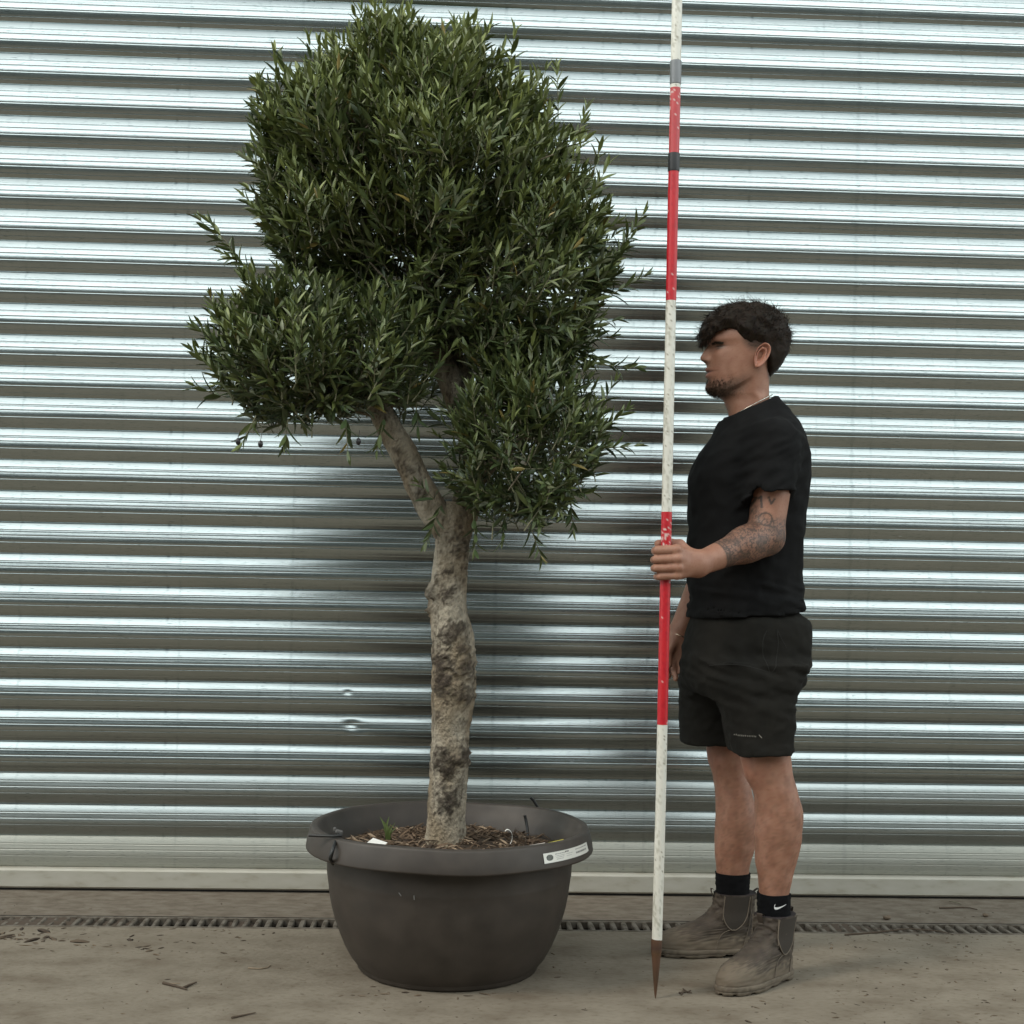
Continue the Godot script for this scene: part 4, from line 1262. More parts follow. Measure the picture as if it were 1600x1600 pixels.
			c = c.lerp(Color(0.06, 0.042, 0.033).lerp(Color(0.016, 0.011, 0.008), sstep(0.5, 1.0, fade)), clamp(fade * (0.6 + 0.6 * nn), 0.0, 0.96))
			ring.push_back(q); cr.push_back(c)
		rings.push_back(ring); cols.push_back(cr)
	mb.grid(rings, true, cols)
	mb.cap(rings[-1], false, Color(0.1, 0.07, 0.05))
	# ears
	for s in [1, -1]:
		var ce := Vector3(0.8153, 1.6552, 0.85 + s * 0.0695)
		var er := []; var ec := []
		for i in 15:
			var u := i / 14.0
			var ring := []; var cr := []
			for j in 36:
				var f := TAU * j / 36
				# outline: wide top, narrow lobe, leaning back
				var ry := 0.0335
				var rx := 0.0215 * (1.0 + 0.22 * sin(f)) * (1.0 if cos(f) > 0 else 0.72)
				var rad: float = min(u / 0.86, 1.0)
				var q := Vector2(cos(f) * rx, sin(f) * ry) * rad
				q = Vector2(q.x + q.y * 0.28, q.y)
				var h := 0.005 + 0.0125 * sstep(0.25, 0.8, rad) * (0.45 + 0.55 * sstep(-0.75, 0.15, cos(f)))
				h += 0.004 * gauss(rad - 0.9, 0.08) - 0.009 * gauss(rad - 0.74, 0.07) * sstep(-0.6, 0.3, sin(f)) + 0.003 * gauss(rad - 0.55, 0.1)
				h -= 0.011 * gauss(rad, 0.28)
				if u > 0.86:
					h = lerpf(h, -0.012, (u - 0.86) / 0.14)
					q *= 1.0 - 0.12 * (u - 0.86) / 0.14
				if cos(f) < -0.2: h *= lerpf(1.0, 0.55, rad)
				ring.push_back(ce + Vector3(q.x, q.y, s * h))
				var c := skin_col(ring[-1]).lerp(Color(0.42, 0.17, 0.12), 0.35)
				cr.push_back(c)
			er.push_back(ring); ec.push_back(cr)
		if s < 0:
			for k in er.size():
				er[k].reverse(); ec[k].reverse()
		mb.grid(er, true, ec)

func leg(mb: MB, rows: Array, grow: float, ylo: float, yhi: float, colored: bool) -> void:
	rows.sort_custom(func(p, q): return p[0] < q[0])
	var rings := []; var cols := []
	var n := int((yhi - ylo) / 0.005) + 2
	for i in n:
		var y := lerpf(ylo, yhi, float(i) / (n - 1))
		var r := rowat(rows, y)
		var ring := []; var cr := []
		for j in 48:
			var a := TAU * j / 48
			var xc: float = (r[1] + r[2]) / 2
			var e := 2.0 / 2.15
			var q := Vector3(xc - sign(cos(a)) * pow(abs(cos(a)), e) * ((r[2] - r[1]) / 2 + grow), y, r[4] + sign(sin(a)) * pow(abs(sin(a)), e) * (r[3] + grow))
			if colored:
				q += Vector3(cos(a) * -1, 0, sin(a)) * 0.0022 * nz.get_noise_3d(q.x * 22, q.y * 14, q.z * 22)
				# kneecap, calf muscle
				var knee := gauss(y - 0.5589, 0.03)
				q += Vector3(-cos(a), 0, sin(a)) * (0.004 * knee * gauss(wrapf(a - 0.55 * sign(r[4] - 0.85), -PI, PI), 0.4) - 0.003 * gauss(y - 0.5115, 0.018) * gauss(wrapf(a, -PI, PI), 0.7))
				var c := skin_col(q)
				c = c.lerp(Color(0.36, 0.125, 0.08), 0.4 * knee * max(cos(a), 0.0))
				c = c.lerp(c * 0.78, 0.8 * sstep(0.1, 0.6, nz.get_noise_3d(q.x * 60, q.y * 26, q.z * 60)))
				var hairy := nz.get_noise_3d(q.x * 420, q.y * 190, q.z * 420)
				c = c.lerp(Color(0.12, 0.065, 0.04), 0.3 * sstep(0.15, 0.7, hairy) * sstep(0.56, 0.42, y))
				cr.push_back(c)
			else:
				q += Vector3(cos(a) * -1, 0, sin(a)) * (0.0008 * sin(a * 40) + 0.0018 * nz.get_noise_2d(y * 90, a))
				cr.push_back(Color.WHITE)
			ring.push_back(q)
		rings.push_back(ring); cols.push_back(cr)
	mb.grid(rings, true, cols)
	mb.cap(rings[0], true, cols[0][0]); mb.cap(rings[-1], false, cols[-1][0])

func seg2(p: Vector2, a: Vector2, b: Vector2) -> float:
	return Geometry2D.get_closest_point_to_segment(p, a, b).distance_to(p)

func tattoo(p: Vector3) -> Color:
	var c := skin_col(p)
	var el: Vector3 = Vector3(0.8150, 1.1695, 1.0300)
	var wr: Vector3 = Vector3(0.6221, 1.0918, 1.1250)
	var along: float = (p - el).dot((wr - el).normalized())
	var q := Vector2(p.x, p.y)
	if along > 0.170: return c
	var ink := 0.0
	var front := sstep(-0.02, 0.0, p.z - lerpf(1.03, 1.125, clamp(along / 0.19, 0.0, 1.0)))
	# figures on the upper arm
	var w := 0.0026
	for s in [[Vector2(0.764, 1.270), Vector2(0.785, 1.269)], [Vector2(0.785, 1.269), Vector2(0.772, 1.243)], [Vector2(0.795, 1.271), Vector2(0.796, 1.243)], [Vector2(0.789, 1.266), Vector2(0.795, 1.271)], [Vector2(0.813, 1.268), Vector2(0.819, 1.252)], [Vector2(0.819, 1.252), Vector2(0.827, 1.264)], [Vector2(0.762, 1.251), Vector2(0.766, 1.238)]]:
		ink = max(ink, sstep(w + 0.001, w - 0.0006, seg2(q, s[0], s[1])))
	var rd := q.distance_to(Vector2(0.805, 1.212))
	ink = max(ink, sstep(0.0032, 0.0012, abs(rd - 0.0165)))
	var line: float = abs(nz.get_noise_3d(p.x * 62, p.y * 62, p.z * 30 + 3.0))
	var shade := sstep(0.0, 0.5, nz.get_noise_3d(p.x * 24, p.y * 24, p.z * 24 + 31.0))
	var zone := sstep(1.2304, 1.1943, p.y) if p.y < 1.2304 else 0.0
	zone = max(zone, sstep(0.0, 0.02, along))
	var fine: float = abs(nz.get_noise_3d(p.x * 125, p.y * 125, p.z * 60 + 17.0))
	ink = max(ink, zone * sstep(0.168, 0.155, along) * (max(sstep(0.18, 0.05, line), 0.75 * sstep(0.2, 0.06, fine)) * 0.9 + shade * 0.35 + 0.36))
	# two bands at the wrist
	for d in [0.150, 0.160]: ink = max(ink, sstep(0.0035, 0.0015, abs(along - d)))
	return c.lerp(Color(0.042, 0.031, 0.025), clamp(ink * (0.45 + 0.5 * front), 0.0, 0.9))

func arms(mb: MB) -> void:
	var S: Vector3 = Vector3(0.8419, 1.4016, 1.0100)
	var E: Vector3 = Vector3(0.8150, 1.1695, 1.0300)
	var Wr: Vector3 = Vector3(0.6216, 1.0918, 1.1280)
	var mcp := [Vector3(0.5604, 1.1270, 1.1700), Vector3(0.5633, 1.1046, 1.1750), Vector3(0.5656, 1.0824, 1.1730), Vector3(0.5638, 1.0632, 1.1670)]
	var pip := [Vector3(0.5125, 1.1244, 1.1690), Vector3(0.5096, 1.1020, 1.1700), Vector3(0.5102, 1.0797, 1.1690), Vector3(0.5206, 1.0592, 1.1660)]
	var dip := [Vector3(0.5124, 1.1234, 1.1370), Vector3(0.5096, 1.1008, 1.1370), Vector3(0.5101, 1.0798, 1.1360), Vector3(0.5169, 1.0590, 1.1370)]
	var tip := [Vector3(0.5414, 1.1226, 1.1170), Vector3(0.5418, 1.1000, 1.1170), Vector3(0.5422, 1.0805, 1.1170), Vector3(0.5424, 1.0611, 1.1180)]
	var fr := [0.0119, 0.0106, 0.0104, 0.0093]
	var t0: Vector3 = Vector3(0.6038, 1.1075, 1.1350); var t1: Vector3 = Vector3(0.5754, 1.1394, 1.1260); var t2: Vector3 = Vector3(0.5506, 1.1439, 1.1180); var t3: Vector3 = Vector3(0.5217, 1.1415, 1.1260)
	var f := func(p: Vector3) -> float:
		var d := 1.0
		if p.x > 0.6018:
			d = cone(p, S, E, 0.057, 0.045)
			d = smin(d, cone(p, E + Vector3(0.004, -0.004, -0.004), E.lerp(Wr, 0.3), 0.041, 0.0425), 0.03)
			d = smin(d, cone(p, E.lerp(Wr, 0.28), Wr, 0.0425, 0.0295), 0.03)
		else:
			d = cone(p, E.lerp(Wr, 0.6), Wr, 0.035, 0.0295)
		var far := p.distance_to(Vector3(0.5537, 1.0999, 1.1450)) - 0.075
		if far > 0.03: return min(d, far)
		if p.x < 0.6888:
			var hand := 1.0
			for i in 4:
				hand = smin(hand, cone(p, mcp[i], Wr + Vector3(0, 0.014 - 0.009 * i, 0.008), fr[i] + 0.0022, 0.013), 0.012)
			hand = smin(hand, cone(p, mcp[1] + Vector3(0.012, -0.008, -0.02), Wr, 0.017, 0.018), 0.02)
			hand = smin(hand, cone(p, t0, t1, 0.02, 0.0145), 0.016)
			hand = smin(hand, cone(p, t1, t2, 0.0145, 0.0122), 0.006)
			hand = smin(hand, cone(p, t2, t3, 0.0122, 0.0108), 0.006)
			d = smin(d, hand, 0.024)
			for i in 4:
				var g := cone(p, mcp[i], pip[i], fr[i] + 0.001, fr[i])
				g = smin(g, p.distance_to(mcp[i] + Vector3(0.001, 0.0, 0.003)) - fr[i] - 0.0012, 0.005)
				g = min(g, cone(p, pip[i], dip[i], fr[i], fr[i] * 0.93))
				g = min(g, cone(p, dip[i], tip[i], fr[i] * 0.93, fr[i] * 0.8))
				d = smin(d, g, 0.0022)
		return d
	nets(mb, f, Vector3(0.4853, 1.0248, 0.93), Vector3(0.9153, 1.4860, 1.2), 0.0030, func(p): return tattoo(p), 1.3)
	# far arm, hanging
	var S2: Vector3 = Vector3(0.8079, 1.4212, 0.6800); var E2: Vector3 = Vector3(0.7467, 1.1230, 0.6550); var W2: Vector3 = Vector3(0.6528, 0.9078, 0.6800)
	var f2 := func(p: Vector3) -> float:
		var d := cone(p, S2, E2, 0.054, 0.042)
		d = smin(d, cone(p, E2, W2, 0.041, 0.029), 0.03)
		if p.y < W2.y + 0.06:
			for i in 4:
				var o := Vector3(-0.030 + 0.0195 * i, -0.075 - 0.004 * sin(i * 1.3), 0.004 * i)
				var k := W2 + Vector3(-0.008, 0, 0) + o
				var b := k + Vector3(0.000 + 0.002 * i, -0.036, 0.008)
				var e := b + Vector3(0.004, -0.022 + 0.003 * abs(i - 1), 0.016)
				d = smin(d, cone(p, W2, k, 0.024, 0.0115), 0.012)
				d = smin(d, cone(p, k, b, 0.0105, 0.0095), 0.004)
				d = smin(d, cone(p, b, e, 0.0095, 0.0078), 0.004)
			d = smin(d, cone(p, W2 + Vector3(-0.015, -0.02, 0.012), W2 + Vector3(-0.036, -0.062, 0.03), 0.016, 0.012), 0.01)
			d = smin(d, cone(p, W2 + Vector3(-0.036, -0.062, 0.03), W2 + Vector3(-0.034, -0.098, 0.036), 0.0115, 0.009), 0.005)
		return d
	nets(mb, f2, Vector3(0.5900, 0.7233, 0.58), Vector3(0.8878, 1.5043, 0.755), 0.004, func(p): return skin_col(p), 1.3)

func shirt_field(p: Vector3) -> float:
	var d := shirt_s.dist(p)
	var sl := cone(p, Vector3(0.8407, 1.4126, 1.0000), Vector3(0.8148, 1.2619, 1.0450), 0.069, 0.0655)
	var cut := (p - Vector3(0.8174, 1.2739, 1.0400)).dot(Vector3(0.20, -0.97, 0.10).normalized())
	var sr := cone(p, Vector3(0.8363, 1.4401, 0.7000), Vector3(0.7928, 1.2668, 0.6600), 0.069, 0.064)
	var cut2 := (p - Vector3(0.7925, 1.2815, 0.6600)).dot(Vector3(-0.3, -0.95, 0.0).normalized())
	var rough: float = min(d, min(sl, sr))
	if rough > 0.035: return rough - 0.012
	if d < -0.045 and p.y > 1.0656 and p.y < 1.3797 and sl > 0.0 and sr > 0.0: return d + 0.012
	# cloth folds: drag lines across the chest, bunching over the waistband, creases on the sleeve
	var y := p.y
	var bunch := sstep(1.0830, 1.0132, y)
	var fold := 0.0028 * nz.get_noise_3d(p.x * 9 + p.y * 5, p.y * 7 - p.x * 4, p.z * 9)
	var cr1: float = nz.get_noise_3d(p.x * 7 + p.y * 9, p.y * 11 - p.x * 8, p.z * 6 + 11)
	fold += 0.0055 * (abs(cr1) - 0.3)
	fold += bunch * 0.0065 * nz.get_noise_3d(p.x * 6 + 4, p.y * 42 + p.x * 9, p.z * 6)
	var slv := sstep(0.06, 0.0, sl)
	fold += 0.0048 * slv * nz.get_noise_3d(p.x * 12, p.y * 38 - p.x * 16, p.z * 12)
	fold += 0.0016 * nz.get_noise_3d(p.x * 22 - p.y * 12, p.y * 14 + p.x * 12, p.z * 22)
	sl = max(sl, cut)
	sl = max(sl, -max(max(cone(p, Vector3(0.8407, 1.4126, 1.0000), Vector3(0.8092, 1.2317, 1.0500), 0.0555, 0.053), -0.022 - cut), 0.016 - d))
	sr = max(sr, cut2)
	d = smin(d, sl, 0.028)
	d = smin(d, sr, 0.028)
	d += fold
	# neck opening
	var cn := (p - Vector3(0.7313, 1.4901, 0.8500)).dot(Vector3(-0.42, 0.905, 0.0).normalized())
	d = max(d, cn)
	d = max(d, -max(neck_s.dist(p, 0.0075), -0.03 - cn))
	# hem
	var hem: float = 0.9478 + (p.x - 0.6523) * 0.075 + 0.002 * nz.get_noise_2d(p.x * 9, p.z * 9)
	d = max(d, hem - y)
	d = max(d, -max(shirt_s.dist(p, -0.009) + fold, y - hem - 0.03))
	return d

func shorts_field(p: Vector3) -> float:
	var d := short_w.dist(p)
	var a := short_n.dist(p)
	var b := short_f.dist(p)
	var rough: float = min(d, min(a, b))
	if rough > 0.035: return rough - 0.012
	if d < -0.04: return d + 0.012
	var y := p.y
	var hn: float = 0.6027 + 0.003 * sin(p.x * 22.0)
	var hf: float = 0.5965
	var fold := 0.0035 * nz.get_noise_3d(p.x * 7 - p.y * 5, p.y * 10 + p.x * 5, p.z * 7 + 3)
	fold += 0.0032 * (abs(nz.get_noise_3d(p.x * 8 - p.y * 6, p.y * 9 + p.x * 7, p.z * 7 + 21)) - 0.3)
	fold += 0.007 * gauss(y - 0.7801, 0.06) * nz.get_noise_3d(p.x * 8, p.y * 36 + p.x * 10, p.z * 8)
	fold += 0.003 * (abs(nz.get_noise_3d(p.x * 15 + p.y * 9, p.y * 24 - p.x * 12, p.z * 14)) - 0.3)
	var cav_n: float = max(short_n.dist(p, -0.0115) + fold, y - hn - 0.03)
	var cav_f: float = max(short_f.dist(p, -0.0115) + fold, y - hf - 0.03)
	a = max(max(a, hn - y), -cav_n)
	b = max(max(b, hf - y), -cav_f)
	d = smin(d, a, 0.03)
	d = smin(d, b, 0.03)
	d += fold
	# stitched hem band
	d += 0.0012 * gauss(y - hn - 0.028, 0.0022)
	return d

# first point of a field met by looking along -z
func touch(f: Callable, x: float, y: float, z0 := 1.3) -> Vector3:
	var z := z0
	for i in 60:
		var d: float = f.call(Vector3(x, y, z))
		if d < 0.0006: break
		z -= max(d * 0.5, 0.0006)
	return Vector3(x, y, z)

func seam(b: MB, f: Callable, pts: Array, r: float) -> void:
	var q := []
	var rr := []
	for i in pts.size() * 6 - 5:
		var t: Vector2 = catmull(pts, i / 6.0)
		q.push_back(touch(f, t.x, t.y)); rr.push_back(r)
	b.tube(q, rr, 5, true)

func person() -> void:
	var pe := thing("person", "person in black t-shirt, dark shorts and muddy boots gripping the banded pole", "person", P0)
	var T := Time.get_ticks_msec()
	near_leg = [[0.6936, 0.7535, 0.9039, 0.0720, 0.9650], [0.6431, 0.7626, 0.9078, 0.0680, 0.9670], [0.5995, 0.7714, 0.9062, 0.0640, 0.9700], [0.5761, 0.7765, 0.9079, 0.0610, 0.9720], [0.5511, 0.7817, 0.9096, 0.0580, 0.9740], [0.5293, 0.7888, 0.9149, 0.0560, 0.9750], [0.5024, 0.8029, 0.9240, 0.0555, 0.9750], [0.4750, 0.8126, 0.9338, 0.0580, 0.9720], [0.4409, 0.8171, 0.9401, 0.0600, 0.9700], [0.4066, 0.8165, 0.9413, 0.0595, 0.9680], [0.3556, 0.8177, 0.9374, 0.0530, 0.9670], [0.3132, 0.8203, 0.9280, 0.0460, 0.9670], [0.2810, 0.8260, 0.9201, 0.0415, 0.9670], [0.2301, 0.8296, 0.9108, 0.0380, 0.9670], [0.1522, 0.8320, 0.9106, 0.0380, 0.9670]]
	far_leg = [[0.6861, 0.7123, 0.8504, 0.0720, 0.7200], [0.6140, 0.7282, 0.8482, 0.0660, 0.7200], [0.5689, 0.7345, 0.8455, 0.0620, 0.7200], [0.5382, 0.7370, 0.8461, 0.0600, 0.7200], [0.5148, 0.7429, 0.8465, 0.0570, 0.7200], [0.4806, 0.7535, 0.8545, 0.0550, 0.7200], [0.4428, 0.7570, 0.8625, 0.0570, 0.7200], [0.3977, 0.7579, 0.8707, 0.0590, 0.7200], [0.3616, 0.7586, 0.8714, 0.0580, 0.7200], [0.2893, 0.7582, 0.8673, 0.0490, 0.7200], [0.2388, 0.7637, 0.8574, 0.0410, 0.7200], [0.1810, 0.7676, 0.8531, 0.0380, 0.7200], [0.1268, 0.7686, 0.8541, 0.0380, 0.7200]]
	near_leg.reverse(); far_leg.reverse()
	var body := MB.new()
	head(body)
	leg(body, near_leg, 0.0, near_leg[0][0], near_leg[-1][0], true)
	leg(body, far_leg, 0.0, far_leg[0][0], far_leg[-1][0], true)
	# trunk of the body under the clothes
	var torso := [[1.4330, 0.7553, 0.8961, 0.0750, 0.8500], [1.3944, 0.6963, 0.9392, 0.1400, 0.8500], [1.3103, 0.6698, 0.9409, 0.1500, 0.8500], [1.1530, 0.6694, 0.9263, 0.1400, 0.8500], [0.9785, 0.6833, 0.9262, 0.1400, 0.8500], [0.8215, 0.6899, 0.9399, 0.1400, 0.8500], [0.7690, 0.7155, 0.9091, 0.1100, 0.8500]]
	torso.reverse()
	leg(body, torso, 0.0, torso[0][0], torso[-1][0], true)
	arms(body)
	var sk := mat(Color.WHITE, 0.52, 0.0, true)
	sk.subsurf_scatter_enabled = true
	sk.subsurf_scatter_strength = 0.06
	obj("body", body.build(), sk, pe, -P0)
	print("body ", Time.get_ticks_msec() - T)

	# hair: a solid cut back to the hairline, broken up with locks
	hair_s = slab([[1.8077, 0.7620, 0.8253, 0.0300, 0.8500], [1.8024, 0.7305, 0.8554, 0.0500, 0.8500], [1.7919, 0.7096, 0.8715, 0.0640, 0.8500], [1.7779, 0.6905, 0.8876, 0.0750, 0.8500], [1.7604, 0.6768, 0.9020, 0.0820, 0.8500], [1.7429, 0.6702, 0.9077, 0.0855, 0.8500], [1.7289, 0.6652, 0.9097, 0.0865, 0.8500], [1.7150, 0.6637, 0.9109, 0.0865, 0.8500], [1.7010, 0.6657, 0.9103, 0.0855, 0.8500], [1.6837, 0.6766, 0.9071, 0.0820, 0.8500], [1.6664, 0.6945, 0.9021, 0.0780, 0.8500], [1.6490, 0.7124, 0.8937, 0.0730, 0.8500], [1.6316, 0.7303, 0.8817, 0.0670, 0.8500], [1.6142, 0.7482, 0.8697, 0.0610, 0.8500], [1.6004, 0.7661, 0.8646, 0.0590, 0.8500]], 2.1)
	var hf := func(p: Vector3) -> float:
		var d := hair_s.dist(p)
		var side := sstep(0.045, 0.075, abs(p.z - 0.85))
		var low := sstep(1.7307, 1.6346, p.y)
		d += (0.0042 - 0.003 * low) * nz.get_noise_3d(p.x * 30 + p.y * 10, p.y * 26, p.z * 24)
		d += 0.0085 * sstep(0.028, 0.0, p.y - hairline(p.x)) * sstep(0.6754, 0.7065, p.x)
		var line := hairline(p.x) + 0.004 * nz.get_noise_3d(p.x * 90, 0, p.z * 90)
		# the fringe hangs lower in the middle than at the temples
		if p.x < 0.6971: line += 0.006 * side
		d = max(d, line - p.y)
		return d
	var hb := MB.new()
	nets(hb, hf, Vector3(0.6480, 1.5892, 0.75), Vector3(0.9259, 1.8230, 0.95), 0.0035, func(p): return Color(0.010, 0.0065, 0.0045).lerp(Color(0.022, 0.014, 0.009), 0.5 + 0.5 * nz.get_noise_3d(p.x * 80, p.y * 60, p.z * 80)), 1.6)
	var hm := hb.build()
	var src := hb.v.size()
	var lock := MB.new()
	for i in 6500:
		var k := rng.randi() % src
		var p := hb.v[k]
		var nrm := hb.n[k]
		if nrm.y < -0.5 and p.x > 0.6971: continue
		var lowp := sstep(1.7219, 1.6608, p.y)
		if lowp > 0.5 and rng.randf() < 0.6: continue
		var fwd := Vector3(-1, 0.1, 0.25 * sign(p.z - 0.85))
		var g := (fwd - nrm * fwd.dot(nrm)).normalized()
		var front := sstep(0.7453, 0.6722, p.x)
		g = (g + Vector3(0, -0.9 * front, 0) + Vector3(rng.randfn(0, 0.45), rng.randfn(0, 0.45), rng.randfn(0, 0.45)) + nrm * rng.randf_range(-0.1, 0.25) * (1.0 - lowp)).normalized()
		if lowp > 0.3: g = (Vector3(0.2, -1, 0) + nrm * 0.25).normalized()
		var ln := rng.randf_range(0.014, 0.034) * (1.0 - 0.75 * lowp)
		var thin := sstep(0.03, 0.0, p.y - hairline(p.x)) * sstep(0.6962, 0.7256, p.x)
		ln *= 1.0 - 0.8 * thin
		var curl := Vector3(rng.randfn(0, 1), rng.randfn(0, 1) - 0.6, rng.randfn(0, 1)) * 0.8
		var pts := []; var rr := []
		var q := p - nrm * 0.002
		for s in 5:
			pts.push_back(q)
			rr.push_back(lerpf(0.0008, 0.0002, s / 4.0))
			g = (g + curl * 0.25).normalized()
			q += g * ln / 4.0
		var t := rng.randf()
		lock.tube(pts, rr, 3, false, Color(0.009, 0.006, 0.004).lerp(Color(0.05, 0.03, 0.019), t * t))
	var hairm := mat(Color.WHITE, 0.6, 0.0, true)
	hairm.metallic_specular = 0.3
	var hair := obj("hair", hm, hairm, pe, -P0)
	obj("locks", lock.build(), hairm, hair)
	# beard and brows: short bristles
	var br := MB.new()
	for i in 2600:
		var x := rng.randf_range(0.6837, 0.7926)
		var y := rng.randf_range(1.5521, 1.6079)
		var an := rng.randfn(0.0, 0.75)
		if abs(an) > 1.5: continue
		var q := face_pt(y, an)
		var edge: float = lerpf(1.5922, 1.5992, abs(an) / 1.35) + 0.006 * nz.get_noise_2d(an * 6, 3.0) + rng.randfn(0, 0.004)
		if y > edge or x < 0.0: continue
		var out := (q - Vector3(0.7835, 1.6066, 0.85)).normalized()
		var g := (out + Vector3(-0.2, -0.9, 0) + Vector3(rng.randfn(0, 0.3), 0, rng.randfn(0, 0.3))).normalized()
		var ln2: float = rng.randf_range(0.003, 0.008) * clamp((0.7839 - q.x) / 0.06, 0.15, 1.0)
		br.tube([q - out * 0.001, q + g * ln2 * 0.6, q + g * ln2 + Vector3(0, -0.001, 0)], [0.00035, 0.0003, 0.00015], 3, false, Color(0.03, 0.02, 0.014).lerp(Color(0.07, 0.045, 0.03), rng.randf()))
	obj("beard", br.build(), hairm, pe, -P0)
	var bw := MB.new()
	for s in [-1, 1]:
		for i in 200:
			var u := rng.randf()
			var q := face_pt(1.6938 + 0.003 * sin(u * PI) + rng.randfn(0, 0.0026 - 0.0012 * u) - 0.004 * u, s * lerpf(0.25, 0.62, u))
			if q == Vector3.ZERO: continue
			var g := Vector3(0.75, 0.1, s * 0.4).normalized()
			bw.tube([q + Vector3(-0.0005, 0, s * 0.0005), q + g * 0.004 + Vector3(-0.001, 0.0005, s * 0.001), q + g * 0.008 + Vector3(0, 0, s * 0.0008)], [0.0007, 0.0006, 0.0002], 3, false, Color(0.03, 0.02, 0.015))
	for s in [-1, 1]:
		for e in [[0.0024, 0.0007, 0.0], [-0.0040, 0.0003, 0.0005]]:
			var lp := []; var lr := []
			for i in 9:
				var u := i / 8.0
				lp.push_back(face_pt(1.6814 + e[0] * (0.35 + sin(u * PI)) - 0.001 * u, s * lerpf(0.36, 0.66, u)) + Vector3(0.0035, 0, -s * 0.001))
				lr.push_back(e[1] * (0.4 + 0.6 * sin(PI * u)))
			bw.tube(lp, lr, 5, true, Color(0.012, 0.008, 0.006))
	obj("brows_and_lashes", bw.build(), hairm, pe, -P0)
	print("hair ", Time.get_ticks_msec() - T)

	# t-shirt
	shirt_s = slab([[1.5723, 0.7420, 0.8722, 0.0660, 0.8500], [1.5515, 0.7389, 0.8868, 0.0700, 0.8500], [1.5307, 0.7358, 0.9048, 0.0800, 0.8500], [1.5116, 0.7335, 0.9193, 0.0960, 0.8500], [1.4908, 0.7278, 0.9338, 0.1220, 0.8500], [1.4681, 0.7168, 0.9466, 0.1480, 0.8500], [1.4401, 0.7015, 0.9569, 0.1670, 0.8500], [1.4120, 0.6819, 0.9654, 0.1770, 0.8500], [1.3769, 0.6615, 0.9678, 0.1810, 0.8500], [1.3383, 0.6456, 0.9686, 0.1810, 0.8500], [1.3103, 0.6418, 0.9674, 0.1790, 0.8500], [1.2579, 0.6445, 0.9631, 0.1740, 0.8500], [1.1879, 0.6442, 0.9548, 0.1670, 0.8500], [1.1180, 0.6420, 0.9517, 0.1620, 0.8500], [1.0482, 0.6469, 0.9531, 0.1620, 0.8500], [1.0029, 0.6530, 0.9593, 0.1680, 0.8500], [0.9749, 0.6483, 0.9581, 0.1730, 0.8500], [0.9348, 0.6508, 0.9588, 0.1760, 0.8500]])
	var nr := []
	for r in head_rows: nr.push_back(r.duplicate())
	neck_s = slab(nr.filter(func(r): return r[0] < 1.5678), 2.05)
	var sb := MB.new()
	nets(sb, shirt_field, Vector3(0.6221, 0.9172, 0.575), Vector3(0.9935, 1.5804, 1.125), 0.0058, null, 2.0)
	var cloth := mat(lin(0.0085, 0.0085, 0.0088), 0.9)
	cloth.metallic_specular = 0.25
	cloth.rim_enabled = true
	cloth.rim = 0.03
	cloth.normal_enabled = true
	cloth.normal_texture = noise_tex(0.2, 3, [], 81, 256, true, 4.0)
	cloth.normal_scale = 0.25
	cloth.uv1_triplanar = true
	cloth.uv1_scale = Vector3(8, 8, 8)
	cloth.albedo_texture = noise_tex(0.01, 4, [[0.0, Color(0.85, 0.85, 0.85)], [1.0, Color(1, 1, 1)]], 82, 256)
	var sh := obj("t_shirt", sb.build(), cloth, pe, -P0)
	# ribbed neckband
	var cb := MB.new()
	var cp := []; var cr := []
	for i in 41:
		var a := TAU * i / 40.0
		var x := lerpf(0.7383, 0.8744, 0.5 - 0.5 * cos(a))
		var y: float = lerpf(1.4919, 1.5547, 0.5 - 0.5 * cos(a)) - 0.006 * abs(sin(a))
		cp.push_back(Vector3(x, y, 0.85 + sin(a) * 0.0665)); cr.push_back(0.0052)
	cb.tube(cp, cr, 8, false)
	obj("neckband", cb.build(), cloth, sh)
	print("shirt ", Time.get_ticks_msec() - T)

	# shorts
	short_w = slab([[1.0221, 0.6790, 0.9254, 0.1400, 0.8500], [0.9872, 0.6726, 0.9331, 0.1470, 0.8500], [0.9645, 0.6660, 0.9494, 0.1560, 0.8500], [0.9472, 0.6576, 0.9710, 0.1670, 0.8500], [0.9227, 0.6476, 0.9785, 0.1740, 0.8500], [0.8878, 0.6412, 0.9810, 0.1780, 0.8500], [0.8388, 0.6352, 0.9766, 0.1800, 0.8500], [0.8038, 0.6359, 0.9649, 0.1780, 0.8500], [0.7688, 0.6453, 0.9515, 0.1760, 0.8500], [0.7426, 0.6686, 0.9238, 0.1650, 0.8500]])
	short_n = slab([[0.8361, 0.6674, 0.9542, 0.1080, 0.9450], [0.7937, 0.6848, 0.9387, 0.1080, 0.9480], [0.7600, 0.6984, 0.9246, 0.1070, 0.9520], [0.7265, 0.7137, 0.9174, 0.1060, 0.9560], [0.6760, 0.7293, 0.9140, 0.1050, 0.9600], [0.6257, 0.7414, 0.9106, 0.1040, 0.9640], [0.5837, 0.7519, 0.9073, 0.1030, 0.9670]], 3.0)
	short_f = slab([[0.8235, 0.6494, 0.8908, 0.1050, 0.7550], [0.7782, 0.6457, 0.8675, 0.1050, 0.7500], [0.7328, 0.6438, 0.8496, 0.1050, 0.7450], [0.6838, 0.6438, 0.8353, 0.1040, 0.7400], [0.6329, 0.6492, 0.8229, 0.1030, 0.7350], [0.5784, 0.6547, 0.8141, 0.1020, 0.7300]], 2.4)
	var ob := MB.new()
	nets(ob, shorts_field, Vector3(0.6044, 0.5506, 0.61), Vector3(1.0092, 1.0307, 1.09), 0.0058, null, 1.9)
	var twill: StandardMaterial3D = cloth.duplicate()
